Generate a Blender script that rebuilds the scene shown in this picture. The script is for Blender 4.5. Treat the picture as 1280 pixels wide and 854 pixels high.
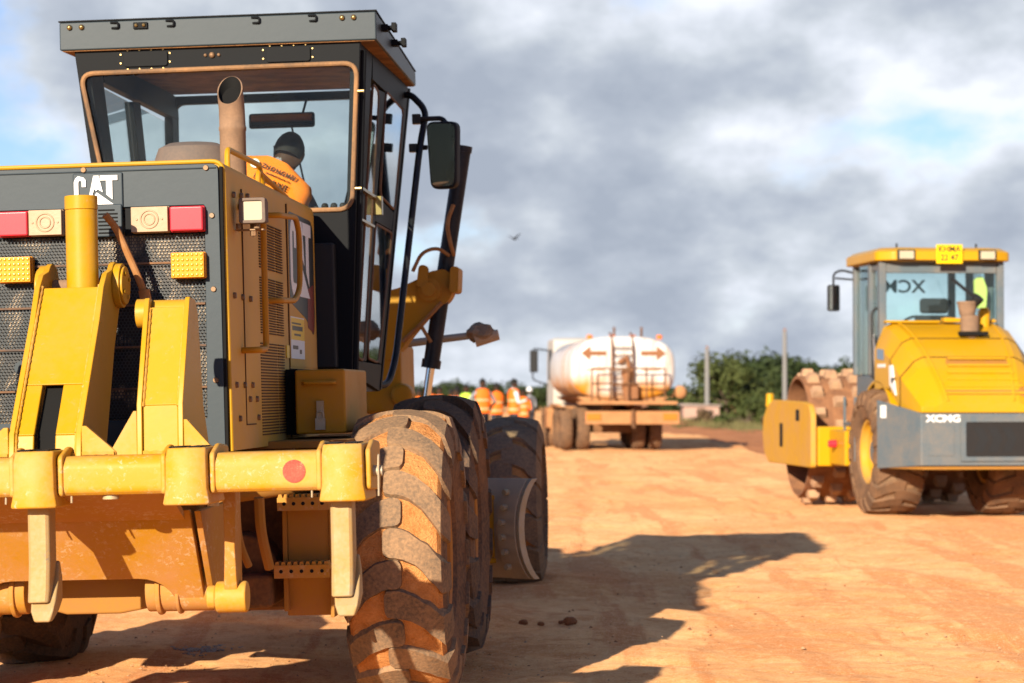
import bpy, bmesh, math, random
from mathutils import Vector, Matrix, noise as mnoise
R = math.radians
PI = math.pi
random.seed(7)
for o in list(bpy.data.objects): bpy.data.objects.remove(o)
S = bpy.context.scene
COL = S.collection

# ------------------------------------------------------------------ camera
cam = bpy.data.cameras.new('camera'); camo = bpy.data.objects.new('camera', cam); COL.objects.link(camo)
camo.location = (0, 0, 1.42); camo.rotation_euler = (R(90 + 1.194), 0, 0)
cam.lens = 85; cam.sensor_width = 36; cam.clip_start = 0.1; cam.clip_end = 6000
cam.dof.use_dof = True; cam.dof.focus_distance = 10.2; cam.dof.aperture_fstop = 4.0; cam.dof.aperture_blades = 9
S.camera = camo
# ------------------------------------------------------------------ sun, sky, exposure
SUN_EL = 18.6
SDIR = Vector((0.352 * math.cos(R(SUN_EL)), 0.936 * math.cos(R(SUN_EL)), -math.sin(R(SUN_EL)))).normalized()
sun = bpy.data.lights.new('sun', 'SUN'); suno = bpy.data.objects.new('sun', sun); COL.objects.link(suno)
sun.energy = 5.0; sun.angle = R(0.5); sun.color = (1.0, 0.88, 0.70)
suno.rotation_euler = SDIR.to_track_quat('-Z', 'Y').to_euler()
S.view_settings.view_transform = 'Standard'; S.view_settings.look = 'None'
S.view_settings.exposure = 1.12; S.view_settings.gamma = 1.0; S.view_settings.use_curve_mapping = False
W = bpy.data.worlds.new('World'); S.world = W; W.use_nodes = True
def build_world():
    nt = W.node_tree; nt.nodes.clear(); N = nt.nodes.new; L = nt.links.new
    out = N('ShaderNodeOutputWorld'); bg = N('ShaderNodeBackground'); bg.inputs[1].default_value = 0.09
    L(bg.outputs[0], out.inputs[0])
    sky = N('ShaderNodeTexSky'); sky.sky_type = 'NISHITA'; sky.sun_disc = False
    sky.sun_elevation = R(SUN_EL); sky.sun_rotation = math.atan2(-SDIR.x, -SDIR.y)
    sky.air_density = 1.0; sky.dust_density = 0.25; sky.ozone_density = 1.0
    tc = N('ShaderNodeTexCoord')
    sep = N('ShaderNodeSeparateXYZ'); L(tc.outputs['Generated'], sep.inputs[0])
    def m(op, a, b=None, c=None):
        n = N('ShaderNodeMath'); n.operation = op
        for i, v in enumerate((a, b, c)):
            if v is None: continue
            if isinstance(v, (int, float)): n.inputs[i].default_value = v
            else: L(v, n.inputs[i])
        return n.outputs[0]
    zz = m('ADD', m('MAXIMUM', sep.outputs[2], 0.0), 0.42)
    cx = m('DIVIDE', sep.outputs[0], zz); cy = m('DIVIDE', sep.outputs[1], zz)
    cb = N('ShaderNodeCombineXYZ'); L(cx, cb.inputs[0]); L(m('MULTIPLY', cy, 0.8), cb.inputs[1])
    def noise(scale, det, rough, dist, off):
        mp = N('ShaderNodeMapping'); L(cb.outputs[0], mp.inputs[0]); mp.inputs[1].default_value = off
        n = N('ShaderNodeTexNoise'); L(mp.outputs[0], n.inputs[0])
        n.inputs['Scale'].default_value = scale; n.inputs['Detail'].default_value = det
        n.inputs['Roughness'].default_value = rough; n.inputs['Distortion'].default_value = dist
        return n.outputs[0]
    n1 = noise(2.9, 8, 0.56, 0.0, (3.3, 1.9, 0))      # cover
    n2 = noise(2.1, 5, 0.5, 0.0, (11.2, 6.1, 0.4))     # broad grey undersides
    n3 = noise(8.4, 7, 0.54, 0.0, (1.2, 8.1, 2.4))    # puffs
    def ramp(v, stops, mode='EASE'):
        r = N('ShaderNodeValToRGB'); L(v, r.inputs[0]); e = r.color_ramp.elements
        while len(e) < len(stops): e.new(0.5)
        for i, (p, c) in enumerate(stops):
            e[i].position = p; e[i].color = (*c, 1)
        r.color_ramp.interpolation = mode
        return r.outputs[0]
    # clear sky to the far left, cover elsewhere; thinner low down, overhead and behind
    bias = m('MULTIPLY', m('SUBTRACT', m('DIVIDE', sep.outputs[0], m('MAXIMUM', sep.outputs[1], 0.05)), -0.155), 2.6)
    bias = m('MINIMUM', m('MAXIMUM', bias, -0.20), 0.10)
    high = m('MULTIPLY', m('MINIMUM', m('MAXIMUM', m('SUBTRACT', sep.outputs[2], 0.04), 0.0), 0.10), 0.9)
    over = m('MULTIPLY', m('MINIMUM', m('MAXIMUM', m('SUBTRACT', sep.outputs[2], 0.33), 0.0), 0.3), 0.9)
    behind = m('MULTIPLY', m('MINIMUM', m('MAXIMUM', m('SUBTRACT', 0.25, sep.outputs[1]), 0.0), 0.5), 0.6)
    cov = m('ADD', m('ADD', n1, bias), m('ADD', m('MULTIPLY', m('SUBTRACT', n3, 0.5), 0.30), high))
    cov = m('SUBTRACT', m('SUBTRACT', cov, over), behind)
    mask = ramp(cov, [(0.40, (0, 0, 0)), (0.55, (1, 1, 1))])
    thick = m('ADD', m('ADD', m('MULTIPLY', n2, 0.60), m('MULTIPLY', n3, 0.72)), m('MULTIPLY', m('SUBTRACT', cov, 0.55), 0.30))
    thick = m('ADD', m('SUBTRACT', thick, 0.182), m('MULTIPLY', high, 0.6))
    ccol = ramp(thick, [(0.38, (.48, .50, .53)), (0.45, (.40, .425, .47)), (0.53, (.315, .342, .380)), (0.60, (.255, .282, .328)), (0.70, (.205, .232, .280))], 'LINEAR')
    sc = N('ShaderNodeVectorMath'); sc.operation = 'SCALE'; L(ccol, sc.inputs[0]); sc.inputs[3].default_value = 10.4; ccol = sc.outputs[0]
    mix = N('ShaderNodeMix'); mix.data_type = 'RGBA'
    tint = N('ShaderNodeMix'); tint.data_type = 'RGBA'; tint.blend_type = 'MULTIPLY'; tint.inputs[0].default_value = 1
    L(sky.outputs[0], tint.inputs[6]); tint.inputs[7].default_value = (0.44, 0.53, 0.80, 1)
    L(mask, mix.inputs[0]); L(tint.outputs[2], mix.inputs[6]); L(ccol, mix.inputs[7])
    L(mix.outputs[2], bg.inputs[0])
build_world()

# ------------------------------------------------------------------ materials
class NT:
    def __init__(s, name):
        s.m = bpy.data.materials.new(name); s.m.use_nodes = True
        s.t = s.m.node_tree; s.t.nodes.clear()
        s.out = s.N('ShaderNodeOutputMaterial')
        s.tc = s.N('ShaderNodeTexCoord')
    def N(s, k): return s.t.nodes.new(k)
    def L(s, a, b): s.t.links.new(a, b)
    def noise(s, scale, det=4, rough=0.55, dist=0, vec=None, stretch=None):
        v = vec or s.tc.outputs['Object']
        if stretch:
            mp = s.N('ShaderNodeMapping'); s.L(v, mp.inputs[0]); mp.inputs[3].default_value = stretch; v = mp.outputs[0]
        n = s.N('ShaderNodeTexNoise'); s.L(v, n.inputs[0])
        n.inputs['Scale'].default_value = scale; n.inputs['Detail'].default_value = det
        n.inputs['Roughness'].default_value = rough; n.inputs['Distortion'].default_value = dist
        return n.outputs[0]
    def ramp(s, v, a, b, ca=(0, 0, 0), cb=(1, 1, 1)):
        if a > b: a, b, ca, cb = b, a, cb, ca
        r = s.N('ShaderNodeValToRGB'); s.L(v, r.inputs[0]); e = r.color_ramp.elements
        e[0].position = a; e[0].color = (*ca, 1); e[1].position = b; e[1].color = (*cb, 1)
        return r.outputs[0]
    def mix(s, f, a, b, mode='MIX'):
        n = s.N('ShaderNodeMix'); n.data_type = 'RGBA'; n.blend_type = mode
        for i, v in ((0, f), (6, a), (7, b)):
            if isinstance(v, (int, float)): n.inputs[i].default_value = v
            elif isinstance(v, tuple): n.inputs[i].default_value = (*v, 1)
            else: s.L(v, n.inputs[i])
        return n.outputs[2]
    def math(s, op, a, b=0.0):
        n = s.N('ShaderNodeMath'); n.operation = op
        for i, v in enumerate((a, b)):
            if isinstance(v, (int, float)): n.inputs[i].default_value = v
            else: s.L(v, n.inputs[i])
        return n.outputs[0]
    def bsdf(s, col, rough=0.5, metal=0.0, bump=None, bstr=0.2, bdist=0.01, spec=0.5, coat=0):
        b = s.N('ShaderNodeBsdfPrincipled')
        for k, v in (('Base Color', col), ('Roughness', rough), ('Metallic', metal), ('Specular IOR Level', spec), ('Coat Weight', coat)):
            if isinstance(v, tuple): b.inputs[k].default_value = (*v, 1)
            elif isinstance(v, (int, float)): b.inputs[k].default_value = v
            else: s.L(v, b.inputs[k])
        if bump is not None:
            bn = s.N('ShaderNodeBump'); bn.inputs['Strength'].default_value = bstr; bn.inputs['Distance'].default_value = bdist
            s.L(bump, bn.inputs['Height']); s.L(bn.outputs[0], b.inputs['Normal'])
        return b
    def done(s, b):
        s.L(b.outputs[0], s.out.inputs[0]); return s.m

KA = 0.80   # overall reflectance of painted and dusty surfaces
def ks(c): return tuple(x * KA for x in c)
DUST = (0.50, 0.27, 0.13)
def paint(name, col, dust=0.35, scale=2.2, dustcol=DUST, rough=0.42, chips=0.0, chipcol=(0.16, 0.09, 0.05), metal=0.0, seedstretch=(1, 1, 1), coat=0.0, spec=0.2):
    col = ks(col); dustcol = ks(dustcol); chipcol = ks(chipcol)
    n = NT(name)
    big = n.noise(scale, 6, 0.62, 0.4, stretch=seedstretch)
    fine = n.noise(scale * 14, 4, 0.6)
    d = n.math('ADD', n.math('MULTIPLY', big, 0.75), n.math('MULTIPLY', fine, 0.3))
    f = n.ramp(d, 0.52 - 0.18 * dust, 0.86 - 0.22 * dust)
    f = n.math('MULTIPLY', f, min(1.0, 0.08 + 1.15 * dust))
    var = n.mix(n.noise(0.9, 3), tuple(c * 0.9 for c in col), tuple(min(1, c * 1.06) for c in col))
    c = n.mix(f, var, dustcol)
    if chips:
        ch = n.ramp(n.noise(scale * 11, 6, 0.75, 0.5), 0.66 - 0.12 * chips, 0.74 - 0.12 * chips)
        ch = n.math('MULTIPLY', ch, n.ramp(n.noise(scale * 1.6, 4, 0.6, 0.3), 0.46, 0.62)); ch = n.math('MULTIPLY', ch, 0.75)
        c = n.mix(ch, c, chipcol)
    rr = n.math('ADD', n.math('MULTIPLY', f, 0.4), rough + 0.06)
    return n.done(n.bsdf(c, rr, metal, bump=fine, bstr=0.10, bdist=0.004, coat=coat, spec=spec))
def plain(name, col, rough=0.5, metal=0.0, var=0.15, scale=8.0, spec=0.3):
    col = ks(col) if metal < 0.9 else col
    n = NT(name)
    v = n.mix(n.noise(scale, 4), tuple(c * (1 - var) for c in col), tuple(min(1, c * (1 + var)) for c in col))
    return n.done(n.bsdf(v, rough, metal, spec=spec))
def glass(name, tint, refl=1.0, rough=0.02, dust=0.1):
    n = NT(name)
    tr = n.N('ShaderNodeBsdfTransparent'); tr.inputs[0].default_value = (*tint, 1)
    gl = n.N('ShaderNodeBsdfGlossy'); gl.inputs['Roughness'].default_value = rough
    fr = n.N('ShaderNodeLayerWeight'); fr.inputs[0].default_value = 0.5
    sch = n.math('ADD', n.math('MULTIPLY', n.math('POWER', fr.outputs['Facing'], 4.0), 0.9), 0.035)
    mx = n.N('ShaderNodeMixShader'); n.L(n.math('MULTIPLY', sch, refl), mx.inputs[0])
    n.L(tr.outputs[0], mx.inputs[1]); n.L(gl.outputs[0], mx.inputs[2])
    df = n.N('ShaderNodeBsdfDiffuse'); df.inputs[0].default_value = (0.42, 0.36, 0.28, 1)
    m2 = n.N('ShaderNodeMixShader')
    n.L(n.math('MULTIPLY', n.ramp(n.noise(3.0, 6, 0.65, 0.5), 0.35, 0.8), dust), m2.inputs[0])
    n.L(mx.outputs[0], m2.inputs[1]); n.L(df.outputs[0], m2.inputs[2])
    n.L(m2.outputs[0], n.out.inputs[0])
    return n.m
def perforated():
    n = NT('perforated_steel')
    sep = n.N('ShaderNodeSeparateXYZ'); n.L(n.tc.outputs['Object'], sep.inputs[0])
    p = 0.0145
    def grid(ox, oz):
        fx = n.math('SUBTRACT', n.math('FRACT', n.math('ADD', n.math('DIVIDE', sep.outputs[0], p), 40 + ox)), 0.5)
        fz = n.math('SUBTRACT', n.math('FRACT', n.math('ADD', n.math('DIVIDE', sep.outputs[2], p * 1.732), 40 + oz)), 0.5)
        fz = n.math('MULTIPLY', fz, 1.732)
        return n.math('SQRT', n.math('ADD', n.math('MULTIPLY', fx, fx), n.math('MULTIPLY', fz, fz)))
    d = n.math('MINIMUM', grid(0, 0), grid(0.5, 0.5))
    hole = n.math('LESS_THAN', d, 0.40)
    dust = n.ramp(n.noise(3.5, 5, 0.6), 0.45, 0.75)
    b = n.bsdf(n.mix(n.math('MULTIPLY', dust, 0.25), (0.030, 0.037, 0.042), (0.18, 0.13, 0.09)), 0.5, spec=0.2)
    tr = n.N('ShaderNodeBsdfTransparent'); mx = n.N('ShaderNodeMixShader')
    n.L(hole, mx.inputs[0]); n.L(b.outputs[0], mx.inputs[1]); n.L(tr.outputs[0], mx.inputs[2]); n.L(mx.outputs[0], n.out.inputs[0])
    return n.m
def radiator():
    n = NT('radiator_core')
    a = n.ramp(n.noise(5, 5, 0.65, 0.6), 0.50, 0.64)
    st = n.ramp(n.noise(1, 2, 0.5, 0, stretch=(260, 1, 6)), 0.35, 0.7)
    c = n.mix(n.math('MULTIPLY', a, st), (0.008, 0.007, 0.006), (0.50, 0.36, 0.22))
    return n.done(n.bsdf(c, 0.5, 0.25))
def rubber(name, col, dustcol, amt, scale=7):
    col = ks(col); dustcol = ks(dustcol)
    n = NT(name)
    big = n.noise(scale * 0.45, 5, 0.6, 0.3); fine = n.noise(scale * 9, 5, 0.65)
    f = n.ramp(n.math('ADD', n.math('MULTIPLY', big, 0.5), n.math('MULTIPLY', fine, 0.55)), 0.58 - 0.3 * amt, 0.96 - 0.3 * amt)
    c = n.mix(f, col, dustcol)
    return n.done(n.bsdf(c, 0.88, bump=fine, bstr=0.5, bdist=0.008, spec=0.06))
def soil(name, c0, c1, bump=0.6, scale=9, dist=0.03):
    n = NT(name)
    a = n.noise(scale, 8, 0.68, 0.2); b = n.noise(scale * 8, 5, 0.7)
    c = n.mix(n.ramp(a, 0.3, 0.72), c0, c1)
    c = n.mix(n.math('MULTIPLY', n.ramp(b, 0.45, 0.75), 0.35), c, tuple(min(1, x * 1.35) for x in c1))
    h = n.math('ADD', a, n.math('MULTIPLY', b, 0.5))
    return n.done(n.bsdf(c, 0.95, bump=h, bstr=bump, bdist=dist, spec=0.1))
def road_mat():
    n = NT('laterite_road'); v = n.tc.outputs['Object']
    big = n.noise(0.30, 6, 0.62, 0.6); mid = n.noise(1.1, 8, 0.66, 0.4); small = n.noise(5.0, 6, 0.7, 0.2)
    fine = n.noise(19, 6, 0.78); grit = n.noise(110, 3, 0.7)
    track = n.noise(1.0, 5, 0.6, 0.5, stretch=(2.2, 0.16, 1))
    base = n.mix(n.ramp(mid, 0.40, 0.60), (0.66, 0.285, 0.088), (0.776, 0.400, 0.150))
    base = n.mix(n.math('MULTIPLY', n.ramp(big, 0.50, 0.62), 0.6), base, (0.834, 0.465, 0.194))
    base = n.mix(n.math('MULTIPLY', n.ramp(big, 0.46, 0.37), 0.6), base, (0.543, 0.172, 0.041))
    base = n.mix(n.math('MULTIPLY', n.ramp(track, 0.53, 0.59), 0.75), base, (0.524, 0.158, 0.039))
    base = n.mix(n.math('MULTIPLY', n.ramp(small, 0.53, 0.60), 0.65), base, (0.543, 0.186, 0.047))
    base = n.mix(n.math('MULTIPLY', n.ramp(small, 0.44, 0.34), 0.4), base, (0.834, 0.484, 0.215))
    # wheel tracks pressed into the surface
    sep = n.N('ShaderNodeSeparateXYZ'); n.L(v, sep.inputs[0]); tr = None; lug = None
    for x0, k in ((-0.9, .055), (1.15, .055), (5.6, -.03), (7.0, -.03), (3.1, .012)):
        d = n.math('ABSOLUTE', n.math('SUBTRACT', n.math('SUBTRACT', sep.outputs[0], x0), n.math('MULTIPLY', sep.outputs[1], k)))
        mk = n.ramp(d, 0.26, 0.17)
        wv = n.math('MULTIPLY', n.math('SINE', n.math('MULTIPLY', n.math('ADD', sep.outputs[1], n.math('MULTIPLY', d, 1.2)), 24.0)), mk)
        tr = mk if tr is None else n.math('MAXIMUM', tr, mk); lug = wv if lug is None else n.math('ADD', lug, wv)
    worn = n.ramp(n.noise(0.5, 4, .6), 0.42, 0.60); tr = n.math('MULTIPLY', tr, worn); lug = n.math('MULTIPLY', lug, worn)
    base = n.mix(n.math('MULTIPLY', tr, 0.45), base, (0.563, 0.186, 0.047))
    base = n.mix(n.math('MULTIPLY', n.ramp(lug, 0.2, 0.9), 0.45), base, (0.446, 0.140, 0.034))
    base = n.mix(n.math('MULTIPLY', n.ramp(fine, 0.53, 0.61), 0.45), base, (0.504, 0.163, 0.041))
    base = n.mix(n.math('MULTIPLY', n.ramp(fine, 0.46, 0.38), 0.5), base, (0.854, 0.512, 0.241))
    base = n.mix(n.math('MULTIPLY', n.ramp(grit, 0.57, 0.64), 0.7), base, (0.892, 0.614, 0.361))
    base = n.mix(n.math('MULTIPLY', n.ramp(grit, 0.42, 0.35), 0.5), base, (0.388, 0.121, 0.034))
    h = n.math('ADD', n.math('ADD', mid, n.math('MULTIPLY', small, 0.5)), n.math('ADD', n.math('MULTIPLY', fine, 0.5), n.math('MULTIPLY', grit, 0.2)))
    h = n.math('ADD', h, n.math('MULTIPLY', lug, 0.35))
    b = n.bsdf(base, 0.95, bump=h, bstr=0.4, bdist=0.02, spec=0.05)
    b.inputs['Sheen Weight'].default_value = 0.12; b.inputs['Sheen Roughness'].default_value = 0.6; b.inputs['Sheen Tint'].default_value = (1.0, 0.60, 0.32, 1)
    return n.done(b)
def leafmat(name, c0, c1):
    c0 = ks(c0); c1 = ks(c1)
    n = NT(name)
    oi = n.N('ShaderNodeObjectInfo')
    c = n.mix(n.ramp(n.noise(1.1, 3), 0.35, 0.7), c0, c1)
    c = n.mix(n.math('MULTIPLY', n.ramp(n.noise(9, 2), 0.4, 0.7), 0.5), c, tuple(x * 1.5 for x in c1))
    b = n.bsdf(c, 0.7, spec=0.2)
    tl = n.N('ShaderNodeBsdfTranslucent'); n.L(c, tl.inputs[0])
    mx = n.N('ShaderNodeMixShader'); mx.inputs[0].default_value = 0.25
    n.L(b.outputs[0], mx.inputs[1]); n.L(tl.outputs[0], mx.inputs[2]); n.L(mx.outputs[0], n.out.inputs[0])
    return n.m
YEL = (0.51, 0.265, 0.005)
M = {}
M['yellow'] = paint('yellow_paint', YEL, 0.22, 1.8, rough=0.36, chips=0.55, chipcol=(0.50, 0.30, 0.14))
M['yellow_gear'] = paint('dusty_yellow_casting', (0.52, 0.225, 0.006), 0.35, 2.5, dustcol=(0.40, 0.20, 0.08), rough=0.5)
M['yellow_worn'] = paint('worn_yellow_paint', (0.55, 0.265, 0.012), 0.42, 3.2, dustcol=(0.60, 0.38, 0.20), rough=0.45, chips=0.95, chipcol=(0.60, 0.42, 0.26))
M['yellow_dirty'] = paint('dirty_yellow_paint', (0.46, 0.205, 0.010), 0.75, 4.0, dustcol=(0.48, 0.22, 0.08), rough=0.55, chips=1.15, chipcol=(0.56, 0.38, 0.22))
M['yellow_side'] = paint('dusty_yellow_panel', (0.64, 0.33, 0.025), 0.6, 1.1, dustcol=(0.62, 0.38, 0.19), rough=0.5)
M['rust_plate'] = paint('rust_stained_plate', (0.36, 0.165, 0.02), 0.7, 4.5, dustcol=(0.34, 0.15, 0.05), rough=0.65, chips=0.2)
M['bare'] = paint('worn_steel', (0.46, 0.40, 0.31), 0.7, 6, dustcol=(0.55, 0.38, 0.17), rough=0.4, chips=0.35, chipcol=(0.22, 0.2, 0.18), metal=0.35)
M['shank'] = paint('pale_worn_shank', (0.40, 0.29, 0.15), 0.6, 5, dustcol=(0.46, 0.23, 0.03), rough=0.5, chips=1.1, chipcol=(0.24, 0.20, 0.16), metal=0.1)
M['grey'] = paint('dark_grey_paint', (0.034, 0.048, 0.058), 0.0, 2.0, dustcol=(0.09, 0.09, 0.088), rough=0.42)
M['charcoal'] = paint('charcoal_paint', (0.0095, 0.0105, 0.012), 0.03, 1.6, dustcol=(0.04, 0.035, 0.03), rough=0.5, spec=0.06)
M['black'] = plain('black_rubber', (0.012, 0.012, 0.013), 0.6)
M['black_gloss'] = paint('black_tube_paint', (0.014, 0.016, 0.02), 0.2, 5, dustcol=(0.16, 0.11, 0.08), rough=0.3)
M['hole'] = plain('dark_hollow', (0.004, 0.0035, 0.003), 0.9)
M['slot'] = plain('dark_louvre_slot', (0.085, 0.04, 0.015), 0.9)
M['brown_frame'] = paint('dusty_brown_frame', (0.06, 0.045, 0.04), 0.8, 3, dustcol=(0.26, 0.13, 0.06), rough=0.5)
M['seal'] = paint('dusty_window_seal', (0.16, 0.10, 0.06), 0.8, 6, dustcol=(0.36, 0.19, 0.085), rough=0.8)
M['under_dust'] = paint('dusty_underside', (0.13, 0.07, 0.04), 0.9, 5, dustcol=(0.40, 0.19, 0.075), rough=0.8)
M['glass'] = glass('cab_glass', (0.93, 0.965, 0.955), 0.25, 0.01, 0.008)
M['glass_side'] = glass('side_glass', (0.82, 0.88, 0.88), 1.0, 0.02, 0.0)
M['glass_teal'] = glass('teal_glass', (0.89, 0.965, 0.965), 1.0, 0.02, 0.01)
M['mirror'] = plain('mirror_glass', (0.62, 0.62, 0.6), 0.03, 1.0, 0.03)
M['perf'] = perforated(); M['core'] = radiator()
M['red_lens'] = plain('red_lens', (0.62, 0.03, 0.045), 0.25, 0, 0.08, 30)
M['white_lens'] = paint('dusty_clear_lens', (0.46, 0.32, 0.20), 0.5, 5, dustcol=(0.40, 0.25, 0.13), rough=0.25)
M['amber_lens'] = plain('amber_lens', (0.80, 0.30, 0.008), 0.22, 0, 0.12, 60)
M['lamp_glass'] = plain('lamp_glass', (0.46, 0.40, 0.28), 0.2, 0.0, 0.1, 12)
M['white'] = plain('white_paint', (0.80, 0.79, 0.77), 0.5, 0, 0.04)
M['bolt'] = paint('dull_bolt', (0.16, 0.115, 0.075), 0.6, 20, rough=0.4, metal=0.5)
M['brass'] = plain('yellow_zinc_bolt', (0.36, 0.25, 0.10), 0.3, 0.8, 0.1)
M['chrome'] = plain('chrome_rod', (0.62, 0.62, 0.63), 0.15, 1.0, 0.06)
M['stack'] = paint('rusty_exhaust', (0.20, 0.125, 0.08), 0.7, 7, dustcol=(0.33, 0.20, 0.12), rough=0.75)
M['dome'] = paint('grey_brown_plastic', (0.13, 0.105, 0.09), 0.7, 5, dustcol=(0.21, 0.15, 0.115), rough=0.75)
M['hose'] = paint('dusty_hose', (0.36, 0.15, 0.04), 0.7, 12, dustcol=(0.45, 0.24, 0.11), rough=0.8)
M['lug'] = rubber('tread_rubber', (0.105, 0.082, 0.062), (0.44, 0.255, 0.13), 0.74)
M['side_rubber'] = rubber('sidewall_rubber', (0.085, 0.060, 0.046), (0.34, 0.165, 0.075), 0.6, 5)
M['packed'] = soil('packed_tread_dirt', (0.46, 0.165, 0.045), (0.72, 0.34, 0.12), 1.0, 14, 0.035)
M['rim'] = paint('dusty_yellow_rim', (0.50, 0.20, 0.02), 0.9, 5, dustcol=(0.40, 0.18, 0.07), rough=0.6)
M['lug_dark'] = rubber('dark_tread_rubber', (0.10, 0.074, 0.056), (0.34, 0.18, 0.09), 0.5)
M['rear_red'] = paint('worn_red_sticker', (0.46, 0.035, 0.02), 0.4, 14, dustcol=(0.55, 0.22, 0.14), rough=0.5, chips=1.0, chipcol=(0.6, 0.35, 0.2))
M['plate_yel'] = plain('number_plate_yellow', (0.85, 0.52, 0.0), 0.4, 0, 0.03)
M['decal_black'] = plain('decal_black', (0.02, 0.018, 0.017), 0.4)
M['decal_red'] = plain('decal_red', (0.22, 0.03, 0.015), 0.4)
M['text_brown'] = plain('text_brown', (0.10, 0.035, 0.01), 0.7)
M['blade'] = paint('muddy_blade_steel', (0.52, 0.38, 0.24), 0.85, 4, dustcol=(0.66, 0.46, 0.28), rough=0.6, chips=0.3, chipcol=(0.45, 0.3, 0.05))
M['mud'] = soil('dried_mud', (0.25, 0.17, 0.10), (0.45, 0.31, 0.19), 0.9, 25, 0.02)
M['roller_yel'] = paint('roller_yellow_paint', (0.56, 0.29, 0.005), 0.12, 1.2, rough=0.28)
M['roller_dirty'] = paint('roller_dusty_yellow', (0.58, 0.30, 0.012), 0.55, 2.4, dustcol=(0.50, 0.27, 0.12), rough=0.5)
M['roller_grey'] = paint('roller_blue_grey', (0.105, 0.135, 0.155), 0.40, 3, dustcol=(0.28, 0.20, 0.13), rough=0.35)
M['drum'] = paint('earth_caked_drum', (0.17, 0.08, 0.045), 0.8, 5, dustcol=(0.36, 0.165, 0.075), rough=0.8)
M['pad'] = paint('worn_pad_foot', (0.34, 0.20, 0.12), 0.7, 8, dustcol=(0.56, 0.34, 0.19), rough=0.7)
M['tank_white'] = paint('white_tank_enamel', (0.52, 0.50, 0.46), 0.4, 1.0, dustcol=(0.62, 0.42, 0.25), rough=0.4)
M['orange_rust'] = paint('truck_orange_dust', (0.36, 0.165, 0.07), 0.9, 3, dustcol=(0.46, 0.23, 0.10), rough=0.8)
M['truck_dark'] = paint('truck_dark_chassis', (0.09, 0.05, 0.03), 0.7, 3, dustcol=(0.30, 0.14, 0.06), rough=0.8)
M['truck_tyre'] = rubber('truck_dusty_rubber', (0.10, 0.065, 0.045), (0.34, 0.18, 0.09), 0.65)
M['lamp_orange'] = plain('orange_lamp_lens', (0.80, 0.17, 0.02), 0.3)
M['rust_brown'] = plain('rusty_iron', (0.26, 0.11, 0.045), 0.8)
M['pole'] = paint('weathered_pole', (0.22, 0.215, 0.21), 0.3, 3, dustcol=(0.28, 0.24, 0.20), rough=0.85)
M['pink_wall'] = plain('pink_plaster', (0.42, 0.27, 0.21), 0.9, 0, 0.12, 2)
M['roofsheet'] = plain('roof_sheet', (0.30, 0.24, 0.21), 0.6, 0.2)
M['blue_pane'] = plain('blue_shutter', (0.16, 0.24, 0.34), 0.4)
M['bark'] = plain('grey_bark', (0.12, 0.085, 0.06), 0.9)
M['leaf_a'] = leafmat('olive_leaves', (0.035, 0.055, 0.014), (0.10, 0.115, 0.032))
M['leaf_b'] = leafmat('dark_leaves', (0.022, 0.040, 0.014), (0.060, 0.080, 0.024))
M['leaf_c'] = leafmat('brown_scrub', (0.085, 0.055, 0.03), (0.17, 0.11, 0.055))
M['grass'] = leafmat('dry_grass', (0.10, 0.10, 0.035), (0.20, 0.17, 0.07))
M['road'] = road_mat()
M['earth'] = soil('red_earth', (0.36, 0.135, 0.055), (0.50, 0.22, 0.095), 0.8, 1.5, 0.08)
M['clod'] = soil('clod_earth', (0.20, 0.07, 0.03), (0.34, 0.13, 0.05), 0.9, 30, 0.01)
M['pale_grit'] = plain('pale_grit', (0.52, 0.30, 0.16), 0.95, spec=0.1)
M['skin'] = plain('dark_skin', (0.060, 0.030, 0.018), 0.6, 0, 0.12, 14, spec=0.12)
M['hair'] = plain('black_hair', (0.010, 0.009, 0.008), 0.8)
M['hivis_orange'] = plain('hi_vis_orange', (0.90, 0.17, 0.012), 0.75, 0, 0.08, 10)
M['driver_vest'] = plain('driver_orange_vest', (0.95, 0.235, 0.010), 0.75, 0, 0.05, 10)
M['hivis_lime'] = plain('hi_vis_lime', (0.50, 0.74, 0.05), 0.75, 0, 0.08, 10)
M['tape'] = plain('reflective_tape', (0.50, 0.40, 0.20), 0.4)
M['shirt_grey'] = plain('grey_shirt', (0.24, 0.24, 0.26), 0.9)
M['shirt_white'] = plain('white_shirt', (0.66, 0.66, 0.68), 0.9)
M['shirt_pink'] = plain('faded_pink_shirt', (0.42, 0.24, 0.22), 0.9)
M['trousers'] = plain('dark_trousers', (0.035, 0.037, 0.05), 0.9)
M['seat'] = plain('seat_fabric', (0.025, 0.025, 0.028), 0.85)

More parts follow.
